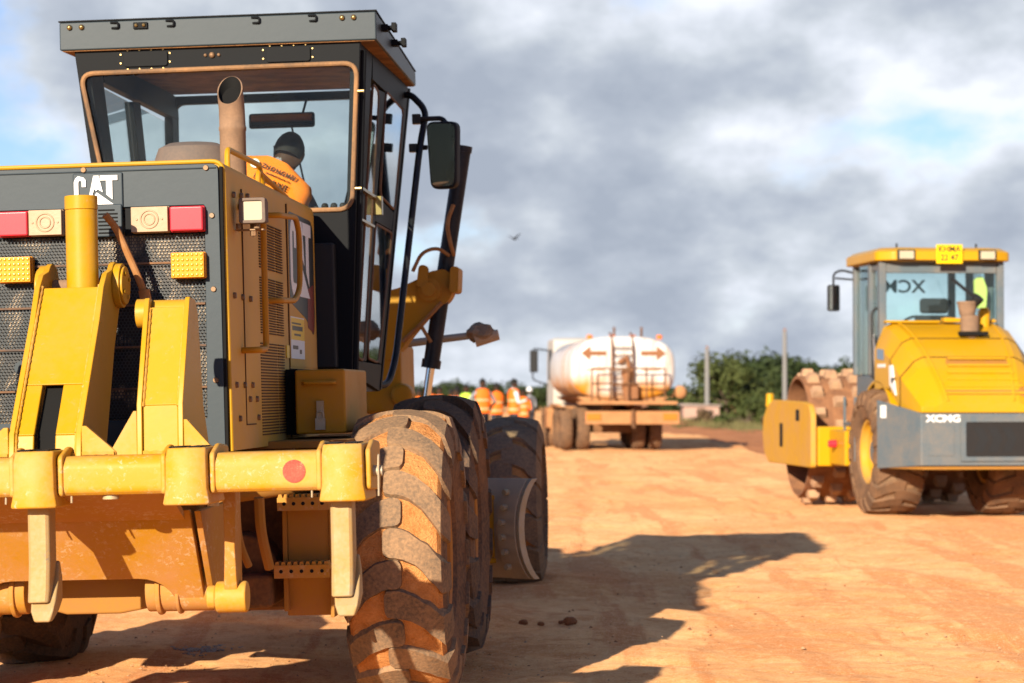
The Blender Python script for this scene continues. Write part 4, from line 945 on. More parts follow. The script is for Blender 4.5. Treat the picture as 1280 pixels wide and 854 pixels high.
# build the side wall from bars (prisms in the y-z plane)
m = MB()
def bar(poly): 
    A = [m.b.verts.new(sfn(q, 0)) for q in poly]; B = [m.b.verts.new(sfn(q, -.05)) for q in poly]; m.face(A); m.face(B[::-1])
    for i in range(len(poly)): m.face([A[i], B[i], B[(i + 1) % len(poly)], A[(i + 1) % len(poly)]])
bar([(YB + .052, 1.52), (1.28, 1.52), (1.64, 3.29), (YB + .052, 3.29)])
bar([(1.282, 1.52), (2.34, 1.44), (2.38, 1.59), (1.30, 1.60)])
bar([(1.662, 3.12), (3.40, 3.14), (3.46, 3.29), (1.642, 3.29)])
bar([(1.58, 1.602), (1.70, 1.60), (1.91, 2.36), (2.235, 3.118), (1.95, 3.10)])
bar([(2.22, 1.602), (2.375, 1.592), (3.39, 3.138), (3.14, 3.138), (2.80, 2.48), (2.72, 2.34)])
bar([(1.925, 2.375), (2.705, 2.375), (2.79, 2.485), (2.02, 2.515)])
side = m.build('cab_side_wall', 'charcoal', G, .003)
for w in (wA, wB, wC):
    MB().tube([sfn(q, .001) for q in rounded(w, .07, 5)], .0075, 8, True).build('window_frame', 'brown_frame', side)
    pane('side_window', rounded(w, .05), 'glass_side', side, sfn, .0, .003)
m = MB(); m.box(sxp(2.44) + .0, sxp(2.44) + .05, 1.80, 1.86, 2.40, 2.50); m.box(sxp(2.44) + .0, sxp(2.44) + .025, 1.15, 1.85, 2.485, 2.50); m.box(sxp(2.36) + .0, sxp(2.36) + .02, 1.15, 1.75, 2.325, 2.338); m.build('door_hinge', 'brass', side)
m = MB(); m.tube([sfn((1.13, 1.55), .01), sfn((1.14, 3.20), .01)], .022, 8); m.build('corner_pillar', 'charcoal', side)
# left side: same openings kept simple (pillars and two panes)
m = MB()
def lfn(p, v): return (wl_(p[1]) + .006 + v, p[0], p[1])
def lbar(poly):
    A = [m.b.verts.new(lfn(q, 0)) for q in poly]; B = [m.b.verts.new(lfn(q, .05)) for q in poly]; m.face(A); m.face(B[::-1])
    for i in range(len(poly)): m.face([A[i], B[i], B[(i + 1) % len(poly)], A[(i + 1) % len(poly)]])
lbar([(YB + .052, 1.52), (1.28, 1.52), (1.42, 3.29), (YB + .052, 3.29)]); lbar([(1.282, 1.52), (2.34, 1.44), (2.38, 1.59), (1.30, 1.60)]); lbar([(1.44, 3.12), (3.40, 3.14), (3.46, 3.29), (1.43, 3.29)])
lbar([(1.80, 1.602), (1.96, 1.60), (2.30, 3.118), (2.10, 3.10)]); lbar([(2.22, 1.602), (2.375, 1.592), (3.39, 3.138), (3.20, 3.138), (2.72, 2.34)])
ls = m.build('cab_side_wall', 'charcoal', G, .003)
pane('side_window', [(1.30, 1.62), (1.80, 1.60), (2.08, 3.1), (1.42, 3.1)], 'glass_side', ls, lfn, .02, .024)
pane('side_window', [(1.96, 1.60), (2.22, 1.60), (3.2, 3.1), (2.30, 3.1)], 'glass_side', ls, lfn, .02, .024)
# front frame with raked pillars and screen
def ffn(p, v):
    t = (p[1] - 1.44) / 1.85; return (p[0], 2.33 + t * 1.10 + v, p[1])
fo = [(wl_(1.45), 1.45), (wr_(1.45), 1.45), (wr_(3.29), 3.29), (wl_(3.29), 3.29)]
fi = rounded([(-.46, 1.62), (.24, 1.62), (.53, 3.235), (-.67, 3.235)], .06)
ff = MB().ringpanel(fo, fi, ffn, -.02, .03).build('cab_front_frame', 'charcoal', G)
pane('windscreen', fi, 'glass', ff, ffn, .0, .004)
MB().tube(smooth_path([(.10, 2.95, 3.09), (.27, 2.55, 2.50), (.30, 2.42, 2.2)], .05), .006, 6).build('wiper', 'black', ff)
m = MB(); m.box(wl_(1.45) + .03, wr_(1.45) - .03, YB + .06, 2.30, 1.44, 1.50); m.build('cab_floor', 'black', G)
# roof with side gutters and lamp brackets
def roofpt(u, y): return u
A = [(-.79, 1.035), (.86, 1.035), (.812, 3.40), (-.74, 3.40)]
def rz(y, a, b): return a if y < 2 else b
m = MB(); m.loft([[(x, y, rz(y, 3.240, 3.300)) for x, y in A], [(x, y, 3.386) for x, y in A]], cap=True)
ro = m.build('roof', 'grey', G, .008)
m = MB(); m.loft([[(x * .985 + .001, y + (.012 if y < 2 else -.012), rz(y, 3.2365, 3.2965)) for x, y in A], [(x * .985 + .001, y + (.012 if y < 2 else -.012), rz(y, 3.239, 3.299)) for x, y in A]]); m.build('roof_soffit', 'under_dust', ro)
m = MB(); m.loft([[(x * 1.004, y + (-.004 if y < 2 else .004), 3.3875) for x, y in A], [(x * 1.004, y + (-.004 if y < 2 else .004), 3.394) for x, y in A]]); m.build('roof_sheet', 'charcoal', ro)
for x in (-.735, -.672, .685, .745): MB().sphere((x, 1.031, 3.358), .015, 10, 6).build('roof_bolt', 'brass', ro)
for x in (-.50, -.21, .235, .53): MB().tube(smooth_path([(x - .02, 1.033, 3.375), (x + .022, 1.023, 3.375), (x + .022, 1.023, 3.347), (x - .014, 1.033, 3.347)], .01), .006, 6).build('roof_hook', 'charcoal', ro)
m = MB(); m.box(-.40, -.325, 1.021, 1.037, 3.338, 3.372); rc = m.build('roof_catch', 'charcoal', ro, .003)
for x in (-.383, -.343): MB().sphere((x, 1.018, 3.356), .010, 8, 6).build('catch_bolt', 'brass', rc)
for y in (1.33, 1.88):
    m = MB(); xx = .86 - (y - 1.035) * .0203; m.box(xx, xx + .035, y - .03, y + .03, 3.325, 3.36); m.tube([(xx + .03, y, 3.342), (xx + .055, y, 3.342)], .014, 8); m.box(xx + .055, xx + .08, y - .045, y + .025, 3.32, 3.365); m.build('roof_bracket', 'charcoal', ro, .003)
# interior
m = MB(); m.box(-.34, .16, 1.62, 2.10, 1.80, 1.93); m.prism(rounded([(-.33, 1.93), (.15, 1.93), (.12, 2.50), (-.30, 2.50)], .08), 'y', 1.55, 1.66); m.cyl((-.09, 1.85, 1.5), (-.09, 1.85, 1.8), .12); m.build('seat', 'seat', G, .03)
m = MB(); m.tube([(-.09, 2.35, 1.5), (-.09, 2.25, 2.15)], .05, 10); m.tube([(-.09 + .19 * math.cos(t), 2.22 + .05 * math.sin(t), 2.2 + .16 * math.sin(t)) for t in [2 * PI * k / 24 for k in range(24)]], .015, 8, True); m.box(-.2, .02, 2.1, 2.24, 2.0, 2.14); m.build('steering_console', 'black', G, .01)
m = MB(); m.box(.44, .60, 1.75, 2.3, 1.5, 2.18); m.prism([(1.8, 2.18), (2.2, 2.18), (2.12, 2.42), (1.95, 2.42)], 'x', .46, .58); m.build('side_console', 'black', G, .02)
for k in range(3): m = MB(); m.tube([(.47 + k * .05, 1.86, 2.15), (.46 + k * .05, 1.82, 2.44)], .008, 6); m.sphere((.46 + k * .05, 1.82, 2.455), .02, 8, 6); m.build('lever', 'black', G)
im = MB().box(-.12, .272, 2.80, 2.83, 3.005, 3.095).build('inner_mirror', 'black', G, .02)
MB().box(-.105, .258, 2.796, 2.7995, 3.016, 3.084).build('mirror_glass', 'mirror', im)
MB().tube([(.2, 2.82, 3.09), (.22, 2.86, 3.18)], .008, 6).build('arm', 'black', im)
# outside mirror, its rail and reflections
m = MB(); m.tube(smooth_path([(.74, 3.22, 3.225), (.80, 3.20, 3.225), (.90, 3.15, 3.12), (.87, 3.0, 2.9), (.72, 2.75, 1.62), (.69, 2.62, 1.48), (.63, 2.50, 1.47)], .12, 7), .020, 10); rl = m.build('mirror_rail', 'black_gloss', G)
m = MB(); m.tube(smooth_path([(.835, 3.08, 3.06), (1.0, 3.06, 3.06), (1.03, 3.04, 3.02)], .04), .016, 8); m.box(.82, .87, 3.05, 3.10, 3.03, 3.09); m.build('mirror_arm', 'black_gloss', G, .004); m = MB(); m.tube([(.82, 3.05, 2.885), (.91, 3.03, 2.885)], .016, 8); m.box(.80, .85, 3.02, 3.07, 2.86, 2.91); m.build('mirror_arm', 'black_gloss', G, .004)
mir = MB().prism(rounded([(-.085, -.205), (.085, -.205), (.103, .19), (-.103, .20)], .05), 'y', -.012, .05).build('mirror', 'black', G, .012)
mir.location = (1.005, 3.0, 2.838); mir.rotation_euler = (R(1), 0, R(-19))
MB().prism(rounded([(-.072, -.19), (.072, -.19), (.09, .176), (-.09, .186)], .04), 'y', -.0155, -.0128).build('mirror_glass', 'mirror', mir)
# ------------------------------------------------------------------ front gear
m = MB(); m.prism(rounded([(.50, 1.64), (.57, 1.66), (.68, 1.80), (.845, 1.985), (.90, 1.99), (.945, 2.05), (.95, 2.17), (.90, 2.215), (.80, 2.20), (.74, 2.16), (.60, 2.10), (.50, 2.08)], .03), 'y', 4.05, 4.28)
m.cyl((.80, 4.02, 2.085), (.80, 4.05, 2.085), .075, seg=24); m.cyl((.80, 3.99, 2.085), (.80, 4.02, 2.085), .045, seg=18)
m.prism(rounded([(.72, 2.10), (.79, 2.10), (.80, 2.235), (.74, 2.245)], .03), 'y', 4.0, 4.06); m.prism(rounded([(.93, 2.06), (.985, 2.06), (.995, 2.225), (.94, 2.225)], .025), 'y', 4.0, 4.30)
m.build('lift_arm', 'yellow_gear', G, .012)
m = MB(); m.box(.36, .60, 4.1, 4.9, 1.30, 1.75); m.cyl((.60, 4.05, 1.42), (.60, 4.3, 1.42), .07, seg=18); m.build('saddle', 'yellow_gear', G, .03)
m = MB(); m.cyl((1.035, 4.12, 3.0), (.79, 4.12, 1.60), .052, .052, 24); m.cyl((1.035, 4.12, 3.0), (1.028, 4.12, 2.96), .058, seg=24); m.cyl((.797, 4.12, 1.64), (.787, 4.12, 1.585), .062, seg=24)
lc = m.build('lift_cylinder', 'black_gloss', G)
MB().cyl((.79, 4.12, 1.6), (.64, 4.12, .75), .027, seg=18).build('rod', 'chrome', lc)
m = MB(); m.tube(smooth_path([(.965, 4.06, 2.62), (.92, 4.02, 2.5), (.95, 4.0, 2.35), (.96, 4.06, 2.3)], .08), .013, 8); m.build('lift_hose', 'hose', G); m = MB(); m.tube(smooth_path([(.70, 4.0, 2.20), (.76, 4.0, 2.32), (.86, 4.0, 2.35), (.93, 4.06, 2.30)], .08), .012, 8); m.build('lift_hose', 'hose', G); m = MB(); m.tube(smooth_path([(.62, 4.05, 1.76), (.74, 4.02, 1.86), (.88, 4.02, 2.0)], .05), .014, 8); m.tube([(.74, 4.02, 1.86), (.80, 4.05, 1.75)], .012, 8); m.build('lift_hose', 'hose', G)
m = MB(); m.cyl((.50, 4.6, 1.75), (1.02, 4.6, 1.80), .027, .024, 14); sb = m.build('marker_arm', 'bare', G)
m = MB(); m.sphere((1.085, 4.6, 1.815), .10, 18, 12, (1.0, .8, .62))
for v in m.b.verts: v.co += (v.co - Vector((1.085, 4.6, 1.815))).normalized() * .03 * mnoise.fractal(v.co * 14, 1, 2, 3)
m.build('mud_cake', 'mud', sb); MB().cyl((1.04, 4.585, 1.77), (1.195, 4.585, 1.80), .05, .035, 14).build('marker_lamp', 'blade', sb)
# moldboard, turned so that its right end trails
blade = MB(); prof = []
for k in range(15):
    a = R(-62 + 124 * k / 14); prof.append((-.30 * math.cos(a) * .72 + .10, .632 + .325 * math.sin(a)))
inn = [(p[0] + .022, p[1]) for p in prof]
L2 = 3.6
blade.prism(prof + inn[::-1], 'x', -L2, 0)
bl = blade.build('moldboard', 'blade', G, .004)
bl.location = (1.50, 2.55, 0); bl.rotation_euler = (0, 0, R(-42))
m = MB(); o2 = [(p[0] - .006, p[1]) for p in prof]; i2 = [(p[0] + .040, p[1]) for p in prof]; m.prism(o2 + i2[::-1], 'x', .003, .02); m.build('end_bit', 'bare', bl, .003)
m = MB(); m.prism([(p[0] - .012, p[1]) for p in prof] + [(p[0] - .002, p[1]) for p in prof[::-1]], 'x', -.16, -.01); m.build('end_band', 'blade', bl, .003)
m = MB(); m.prism([(-.18, .47), (-.11, .47), (-.11, .80), (-.18, .80)], 'x', -.34, -.19); m.box(-.7, -.17, -.22, -.12, .80, .83); m.box(-.7, -.17, -.22, -.12, .44, .47); m.build('slide_bracket', 'yellow_gear', bl, .006)
for k in range(6): MB().cyl((-.085, -.15 + .02 * abs(k - 2.5), .42 + k * .085), (-.085, -.18 + .02 * abs(k - 2.5), .42 + k * .085), .018, seg=8).build('blade_bolt', 'bare', bl)
m = MB(); m.tube([(1.0 * math.cos(t) * .72, 3.75 + 1.0 * math.sin(t) * .72, .95) for t in [2 * PI * k / 40 for k in range(40)]], .06, 8, True); m.build('turning_circle', 'yellow_dirty', G)
m = MB(); m.box(-.12, .12, 3.2, 6.6, .88, 1.0); m.build('drawbar', 'yellow_dirty', G, .02)
# ------------------------------------------------------------------ padfoot roller
RO = thing('road_roller', 'yellow padfoot road roller with blue grey bumper parked on the right of the road', 'road roller', (5.0, 28.0, 0), (0, 0, R(6)))
rt_ = tyre_mesh('roller_tyre', .735, .57, .36, 19, .032, .135, ['truck_tyre', 'lug', 'truck_tyre'], .22, 12, 90)
rrimL = rim_mesh('roller_rim_left', .36, .57, 'roller_dirty', 10, -.1, -1); rrimR = rim_mesh('roller_rim', .36, .57, 'roller_dirty', 10, -.1, 1)
for s, rm in ((-1, rrimL), (1, rrimR)):
    w = wheel(RO, s * .68, 0, .73, rt_, rm, R(7) * s)
    m = MB(); m.cyl((s * .02, 0, 0), (s * .17, 0, 0), .14, .12, 20); m.build('hub', 'roller_grey', w, .01)
m = MB(); m.cyl((-.45, 0, .73), (.45, 0, .73), .16); m.box(-.2, .2, -.2, .2, .5, .95); m.build('rear_axle', 'truck_dark', RO, .02)
m = MB(); m.box(-.40, .40, -1.35, 1.3, .72, 1.25); m.box(-.16, .16, 1.2, 1.75, .65, 1.1); m.build('chassis', 'truck_dark', RO, .03)
# bumper
m = MB(); ring = lambda z: [(-.985, -.80, z[2]), (-.69, -1.50, z[0]), (.69, -1.50, z[1]), (.985, -.80, z[2])]
def band(pts, z0, z1, th=.03):
    for (a, b), (za, zb), (ya, yb) in zip(zip(pts, pts[1:]), zip(z0, z0[1:]), zip(z1, z1[1:])):
        d = Vector((b[0] - a[0], b[1] - a[1], 0)).normalized(); nrm = Vector((-d.y, d.x, 0)) * th
        m.loft([[(a[0], a[1], za), (a[0], a[1], ya), (a[0] + nrm.x, a[1] + nrm.y, ya), (a[0] + nrm.x, a[1] + nrm.y, za)], [(b[0], b[1], zb), (b[0], b[1], yb), (b[0] + nrm.x, b[1] + nrm.y, yb), (b[0] + nrm.x, b[1] + nrm.y, zb)]])
bp = [(-1.0, -.78), (-.69, -1.50), (.69, -1.50), (1.0, -.78)]
band(bp, [.56, .61, .61, .56], [1.33, 1.185, 1.185, 1.33]); bm_ = m.build('bumper', 'roller_grey', RO, .012)
m = MB(); m.prism([(-.98, -.80), (-.67, -1.47), (.67, -1.47), (.98, -.80)], 'z', .57, .60); m.build('bumper_floor', 'rust_plate', bm_)
m = MB(); m.ringpanel([(-.25, .66), (.60, .66), (.60, 1.15), (-.25, 1.15)], rounded([(-.19, .71), (.54, .71), (.54, 1.09), (-.19, 1.09)], .02), lambda p, v: (p[0], v, p[1]), -1.502, -1.525); pf = m.build('panel_frame', 'roller_grey', bm_, .004)
m = MB(); m.box(-.19, .54, -1.508, -1.503, .71, 1.09); m.build('rear_screen', 'decal_black', pf)
m = MB()
for k in range(3):
    x = -.10 + k * .16; m.prism([(x, .76), (x + .10, .76), (x + .16, .90), (x + .10, 1.03), (x, 1.03), (x + .06, .90)], 'y', -1.5105, -1.5085)
m.build('painted_reflection', 'black', pf)  # zigzag reflection in the rear screen, laid on as near-black shapes
link('lettering', text_mesh('lettering', 'XCMG', .105, 'white', frame_mat((-.44, -1.503, 1.125), (1, 0, 0), (0, 0, 1)), .002, .004, 1.25), bm_)
d = Vector((.31, -.72, 0)).normalized()
link('mark', MB().box(-.05, .05, -.002, .002, -.07, .07).mesh('mark', 'white'), bm_); bpy.data.objects['mark'].location = (-.955, -.905, 1.20); bpy.data.objects['mark'].rotation_euler = (0, 0, math.atan2(d.y, d.x))
m = MB(); m.prism(rounded([(-.62, .72), (-.32, .72), (-.32, 1.05), (-.62, 1.05)], .02), 'y', -1.507, -1.501); m.build('hatch', 'roller_grey', bm_, .003)
# hood
secs = [(.08, .80, .64, 1.42, 2.22), (-.25, .80, .63, 1.46, 2.17), (-.55, .80, .61, 1.45, 2.06), (-.85, .79, .58, 1.30, 1.90), (-1.10, .77, .55, 1.195, 1.72), (-1.32, .72, .50, 1.19, 1.50), (-1.46, .67, .47, 1.19, 1.30)]
m = MB(); rings = []
for (y, b, t, z0, z1) in secs:
    k = min(.32, (z1 - z0) * .4)
    rings.append([(-b, y, z0), (-b, y, z1 - k), (-t - .06, y, z1 - .05), (-t + .04, y, z1), (t - .04, y, z1), (t + .06, y, z1 - .05), (b, y, z1 - k), (b, y, z0)])
m.loft(rings); hd = m.build('hood', 'roller_yel', RO, .012, 14)
m = MB(); m.loft([[(-.27, -1.02, 1.80), (.40, -1.02, 1.80), (.40, -1.03, 1.76), (-.27, -1.03, 1.76)], [(-.40, -1.40, 1.40), (.55, -1.40, 1.40), (.55, -1.39, 1.35), (-.40, -1.39, 1.35)]]); lv = m.build('louvre_panel', 'rust_plate', hd)
m = MB()
for k in range(6):
    t = k / 5; y = -1.04 - .34 * t; z = 1.787 - .385 * t; m.box(-.26 - .12 * t, .40 + .13 * t, y - .034, y + .02, z - .004, z + .020)
m.build('slat', 'roller_yel', lv, .004)
def hoodrib(pts, r, name, mat):
    m = MB(); m.tube(pts, r, 6); m.build(name, mat, hd)
def hsec(y):
    for a, b in zip(secs, secs[1:]):
        if b[0] <= y <= a[0]:
            t = (a[0] - y) / (a[0] - b[0]); return [p + (q - p) * t for p, q in zip(a, b)]
for y in (-.62, -.98):
    q = hsec(y); k = min(.32, (q[4] - q[3]) * .4); hoodrib([(-q[1], y, q[3]), (-q[1], y, q[4] - k), (-q[2] - .06, y, q[4] - .05), (-q[2] + .04, y, q[4]), (q[2] - .04, y, q[4]), (q[2] + .06, y, q[4] - .05), (q[1], y, q[4] - k), (q[1], y, q[3])], .007, 'panel_gap', 'hole')
for s in (-1, 1):
    hoodrib([(s * (hsec(y)[2] - .10), y, hsec(y)[4] + .004) for y in (.06, -.24, -.54, -.84, -1.09, -1.31, -1.45)], .016, 'hood_ridge', 'roller_yel')
    m = MB(); m.box(s * .80 - .012, s * .80 + .012, -.80, -.70, 1.52, 1.58); m.build('latch', 'black', hd, .005)
m = MB(); m.prism([(-.02, 2.222), (.6, 2.222), (.6, 2.26), (-.02, 2.28)], 'y', -.10, .06); m.box(-.70, -.05, -.06, .06, 2.215, 2.245); m.build('hood_rear_lip', 'roller_yel', hd, .02)
m = MB(); m.prism([(-.01, -.66), (.33, -.66), (.27, -.38), (.05, -.38)], 'z', 2.06, 2.105); m.build('exhaust_opening', 'hole', hd)
m = MB(); m.cyl((.16, -.50, 2.0), (.16, -.50, 2.29), .105, seg=24); m.cyl((.13, -.50, 2.29), (.13, -.50, 2.42), .085, .11, 24); m.cyl((.13, -.5, 2.42), (.13, -.5, 2.45), .115, seg=24); ex2 = m.build('exhaust', 'stack', RO, .006)
m = MB(); m.cyl((.19, -.50, 2.40), (.25, -.56, 2.50), .055, .07, 16); m.tube([(.25, -.52, 2.46), (.05, -.2, 2.72)], .02, 8); m.build('rain_cap', 'black', ex2)
m = MB(); m.cyl((.42, -.2, 2.1), (.42, -.2, 2.36), .06, .07, 18); m.cyl((.42, -.2, 2.36), (.42, -.2, 2.39), .05, seg=18); m.build('filler_neck', 'roller_yel', RO, .01)
for s in (-1, 1):
    # fender arch over the tyre
    m = MB(); pts = [(.86 * math.cos(a), .72 + .84 * math.sin(a)) for a in [R(q) for q in range(35, 166, 10)]]; inn = [(p[0] * .955, .72 + (p[1] - .72) * .955) for p in pts]
    m.prism(pts + inn[::-1], 'x', s * .80, s * .45); m.build('fender', 'roller_yel', RO, .01)
# stickers on the hood side
m = MB(); m.loft([[(-.803, -.05 - .30, 1.78), (-.803, -.05, 1.80), (-.806, -.05, 1.80), (-.806, -.35, 1.78)], [(-.803, -.35, 1.90), (-.803, -.05, 1.92), (-.806, -.05, 1.92), (-.806, -.35, 1.90)]]); m.build('blue_sticker', 'blue_pane', hd)
m = MB(); m.box(-.806, -.802, -.42, -.08, 1.70, 1.74); m.build('white_strip', 'white', hd)
m = MB(); m.prism([(-.88, 1.38), (-.62, 1.50), (-.60, 1.72), (-.72, 1.72)], 'x', -.81, -.795); m.build('reflector', 'white', hd)
# cab
CB = [(-.70, .10), (.70, .10), (.70, 1.30), (.54, 1.52), (-.54, 1.52), (-.70, 1.30)]
def cabpost(a, z0, z1, r, name='pillar', mat='roller_grey'):
    return MB().box(a[0] - r, a[0] + r, a[1] - r, a[1] + r, z0, z1).build(name, mat, RO, .012)
m = MB(); m.prism(CB, 'z', 1.36, 1.62); m.build('cab_base', 'roller_grey', RO, .02)
for a in CB: cabpost(a, 1.62, 2.93, .042)
for s in (-1, 1): cabpost((s * .705, .52), 1.62, 2.93, .05)
def gpane(a, b, z0, z1, name='cab_window'):
    d = (Vector(b) - Vector(a)).normalized(); n_ = Vector((-d.y, d.x)) * .006
    MB().prism([tuple(Vector(a) + n_), tuple(Vector(b) + n_), tuple(Vector(b) - n_), tuple(Vector(a) - n_)], 'z', z0, z1).build(name, 'glass_teal', RO)
gpane((-.655, .10), (.655, .10), 1.63, 2.925); gpane((-.70, .575), (-.70, 1.255), 1.63, 2.925); gpane((.70, .575), (.70, 1.255), 1.63, 2.925); gpane((-.495, 1.52), (.495, 1.52), 1.63, 2.925, 'windscreen'); gpane((-.68, 1.345), (-.575, 1.48), 1.63, 2.925); gpane((.68, 1.345), (.575, 1.48), 1.63, 2.925)
m = MB(); m.box(-.655, .655, .07, .13, 2.80, 2.928); m.build('header', 'roller_grey', RO, .01)
for s in (-1, 1):
    m = MB(); m.ringpanel([(.14, 1.40), (.50, 1.40), (.50, 2.90), (.14, 2.90)], rounded([(.20, 1.75), (.45, 1.62), (.45, 2.84), (.20, 2.84)], .04), lambda p, v: (v, p[0], p[1]), s * .705, s * .73); dr = m.build('door', 'roller_grey', RO, .006)
    MB().box(s * .713 - .003, s * .713 + .003, .20, .45, 1.7, 2.84).build('glass', 'glass_teal', dr)
    m = MB(); m.prism([(.22, 1.66), (.30, 1.62), (.44, 2.05), (.36, 2.10)], 'x', s * .732, s * .735); m.build('door_label', 'white', dr)
roof_o = rounded([(-.80, .02), (-.60, -.10), (.60, -.10), (.80, .02), (.80, 1.45), (.50, 1.72), (-.50, 1.72), (-.80, 1.45)], .06)
m = MB(); m.loft([[(p[0], p[1], 2.94) for p in roof_o], [(p[0], p[1], 3.04) for p in roof_o], [(p[0] * .9, .8 + (p[1] - .8) * .9, 3.09) for p in roof_o]]); rr_ = m.build('roof', 'roller_yel', RO, .01)
for x in (-.47, .49):
    m = MB(); m.box(x - .105, x + .105, -.13, -.08, 2.945, 3.06); lm = m.build('roof_lamp', 'black', rr_, .01)
    MB().box(x - .085, x + .085, -.136, -.1305, 2.955, 3.045).build('lens', 'lamp_glass', lm)
for x in (-.5, .45): MB().tube([(x, .2, 3.08), (x, .2, 3.15)], .012, 6).build('antenna', 'black', rr_)
npl = MB().box(-.125, .185, -.148, -.140, 2.90, 3.12).build('number_plate', 'plate_yel', rr_, .004)
link('lettering', text_mesh('lettering', 'KHMA\n22 47', .098, 'decal_black', frame_mat((.03, -.1485, 2.955), (1, 0, 0), (0, 0, 1)), .001, .002, .95), npl)
bpy.data.objects[npl.children[0].name].location = (0, 0, .06)
link('screen_lettering', text_mesh('screen_lettering', 'XCMG', .22, 'decal_black', frame_mat((-.14, 1.53, 2.70), (-1, 0, 0), (0, 0, 1)), .002, .004, 1.1), RO)
m = MB(); m.box(-.27, .27, .45, .95, 1.62, 1.95); m.prism(rounded([(-.26, 1.95), (.26, 1.95), (.22, 2.32), (-.22, 2.32)], .05), 'y', .36, .46); m.prism(rounded([(-.17, 2.34), (.17, 2.34), (.17, 2.52), (-.17, 2.52)], .05), 'y', .36, .44); m.build('seat', 'seat', RO, .03)
m = MB(); m.tube([(0, 1.3, 1.6), (0, 1.2, 2.1)], .05, 8); m.tube([(.2 * math.cos(t), 1.18, 2.15 + .18 * math.sin(t)) for t in [2 * PI * k / 20 for k in range(20)]], .016, 6, True); m.build('steering_column', 'black', RO)
M['hanging_lime'] = plain('faded_lime_cloth', (0.62, 0.68, 0.16), 0.8)
lv_ = MB().prism(rounded([(.44, 2.40), (.57, 2.38), (.59, 2.62), (.53, 2.78), (.43, 2.74)], .04), 'y', .20, .26).build('hanging_vest', 'hanging_lime', None, .01)
lv_.matrix_world = Matrix.Translation((5.0, 28.0, 0)) @ Matrix.Rotation(R(6), 4, 'Z'); tag(lv_, 'lime safety vest hanging inside the road roller cab behind the rear glass', 'vest')
m = MB(); m.tube(smooth_path([(-.70, 1.40, 2.86), (-.85, 1.45, 2.90), (-.95, 1.45, 2.86), (-.95, 1.45, 2.70)], .06), .014, 6); m.tube([(-.70, 1.40, 2.78), (-.93, 1.45, 2.80)], .012, 6)
m.build('mirror_arm', 'black', RO)
mm = MB().prism(rounded([(-1.02, 2.40), (-.87, 2.40), (-.87, 2.72), (-1.02, 2.72)], .03), 'y', 1.44, 1.50).build('mirror', 'black', RO, .015)
MB().prism(rounded([(-1.005, 2.415), (-.885, 2.415), (-.885, 2.705), (-1.005, 2.705)], .025), 'y', 1.4365, 1.4395).build('mirror_glass', 'mirror', mm)
m = MB(); m.tube(smooth_path([(-.72, .16, 1.55), (-.80, .16, 1.58), (-.80, .2, 2.35), (-.73, .2, 2.4)], .05), .016, 8); m.build('grab_rail', 'black', RO)
m = MB(); m.box(-.95, -.62, .45, .95, 1.02, 1.06); m.box(-.95, -.62, .45, .95, .62, .66); m.box(-.95, -.92, .43, .46, .6, 1.36); m.box(-.95, -.92, .95, .98, .6, 1.36); m.build('cab_steps', 'roller_grey', RO, .006)
m = MB(); m.prism(rounded([(-.60, 2.05), (-.56, 2.05), (-.56, 2.28), (-.60, 2.28)], .01), 'y', 1.0, 1.10); m.build('lever', 'roller_yel', RO)
# drum with feet
DR = MB(); cy, cz, dr_, hw = 3.0, .86, .765, 1.05
DR.lathe([(dr_ - .04, -hw + .30), (dr_ - .035, -hw), (dr_, -hw), (dr_, hw), (dr_ - .035, hw), (dr_ - .04, hw - .30)], (0, cy, cz), 'x', 72)
DR.lathe([(.10, -hw + .16), (dr_ - .035, -hw + .28)], (0, cy, cz), 'x', 48); DR.lathe([(.10, hw - .16), (dr_ - .035, hw - .28)], (0, cy, cz), 'x', 48)
DR.mi = 1
for r in range(8):
    for k in range(16):
        a = 2 * PI * (k + (.5 if r % 2 else 0)) / 16; u = -hw + .13 + r * (2 * hw - .26) / 7
        e = Vector((0, -math.cos(a), math.sin(a))); t = Vector((0, math.sin(a), math.cos(a))); x = Vector((1, 0, 0)); c = Vector((u, cy, cz))
        rg = []
        for h, s in ((dr_ - .01, .082), (dr_ + .075, .062), (dr_ + .09, .050)): rg.append([c + e * h + x * (i * s) + t * (j * s * .85) for i, j in ((-1, -1), (1, -1), (1, 1), (-1, 1))])
        DR.loft(rg)
DR.build('drum', ['drum', 'pad'], RO)
for s in (-1, 1):
    X0, X1 = (s * 1.17, s * 1.24)
    plate = [(1.42, .50)] + [(1.42, 1.15)] + [(1.55, 1.27), (1.85, 1.30)] + [(3.55, 1.32), (3.95, 1.25), (4.20, 1.08), (4.25, .86), (4.15, .62), (3.9, .50)]
    m = MB(); m.prism(rounded(plate, .05), 'x', min(X0, X1), max(X0, X1)); df = m.build('drum_frame', 'roller_dirty', RO, .015)
    m = MB(); m.box(s * 1.241 - .002, s * 1.241 + .002, 3.0, 3.18, .72, 1.02); m.box(s * 1.241 - .002, s * 1.241 + .002, 2.05, 2.25, 1.06, 1.20); m.build('slot', 'hole', df)
    m = MB(); m.box(min(s * .60, s * 1.16), max(s * .60, s * 1.16), 1.40, 1.62, .52, 1.0); m.build('frame_end', 'roller_yel', df, .02)
    m = MB(); m.cyl((s * 1.05, cy, cz), (s * 1.17, cy, cz), .25); m.build('drum_hub', 'truck_dark', df)
    m = MB(); m.cyl((s * 1.2, 3.95, 1.22), (s * 1.2, 3.95, 1.40), .06, .05, 14); m.build('cap', 'roller_yel', df, .01)
m = MB(); m.box(-1.16, 1.16, 4.02, 4.16, .6, 1.15); m.build('front_beam', 'roller_dirty', RO, .02)
m = MB(); m.box(-1.02, -.38, .62, 1.395, .545, .965); m.build('side_tank', 'roller_yel', RO, .02)
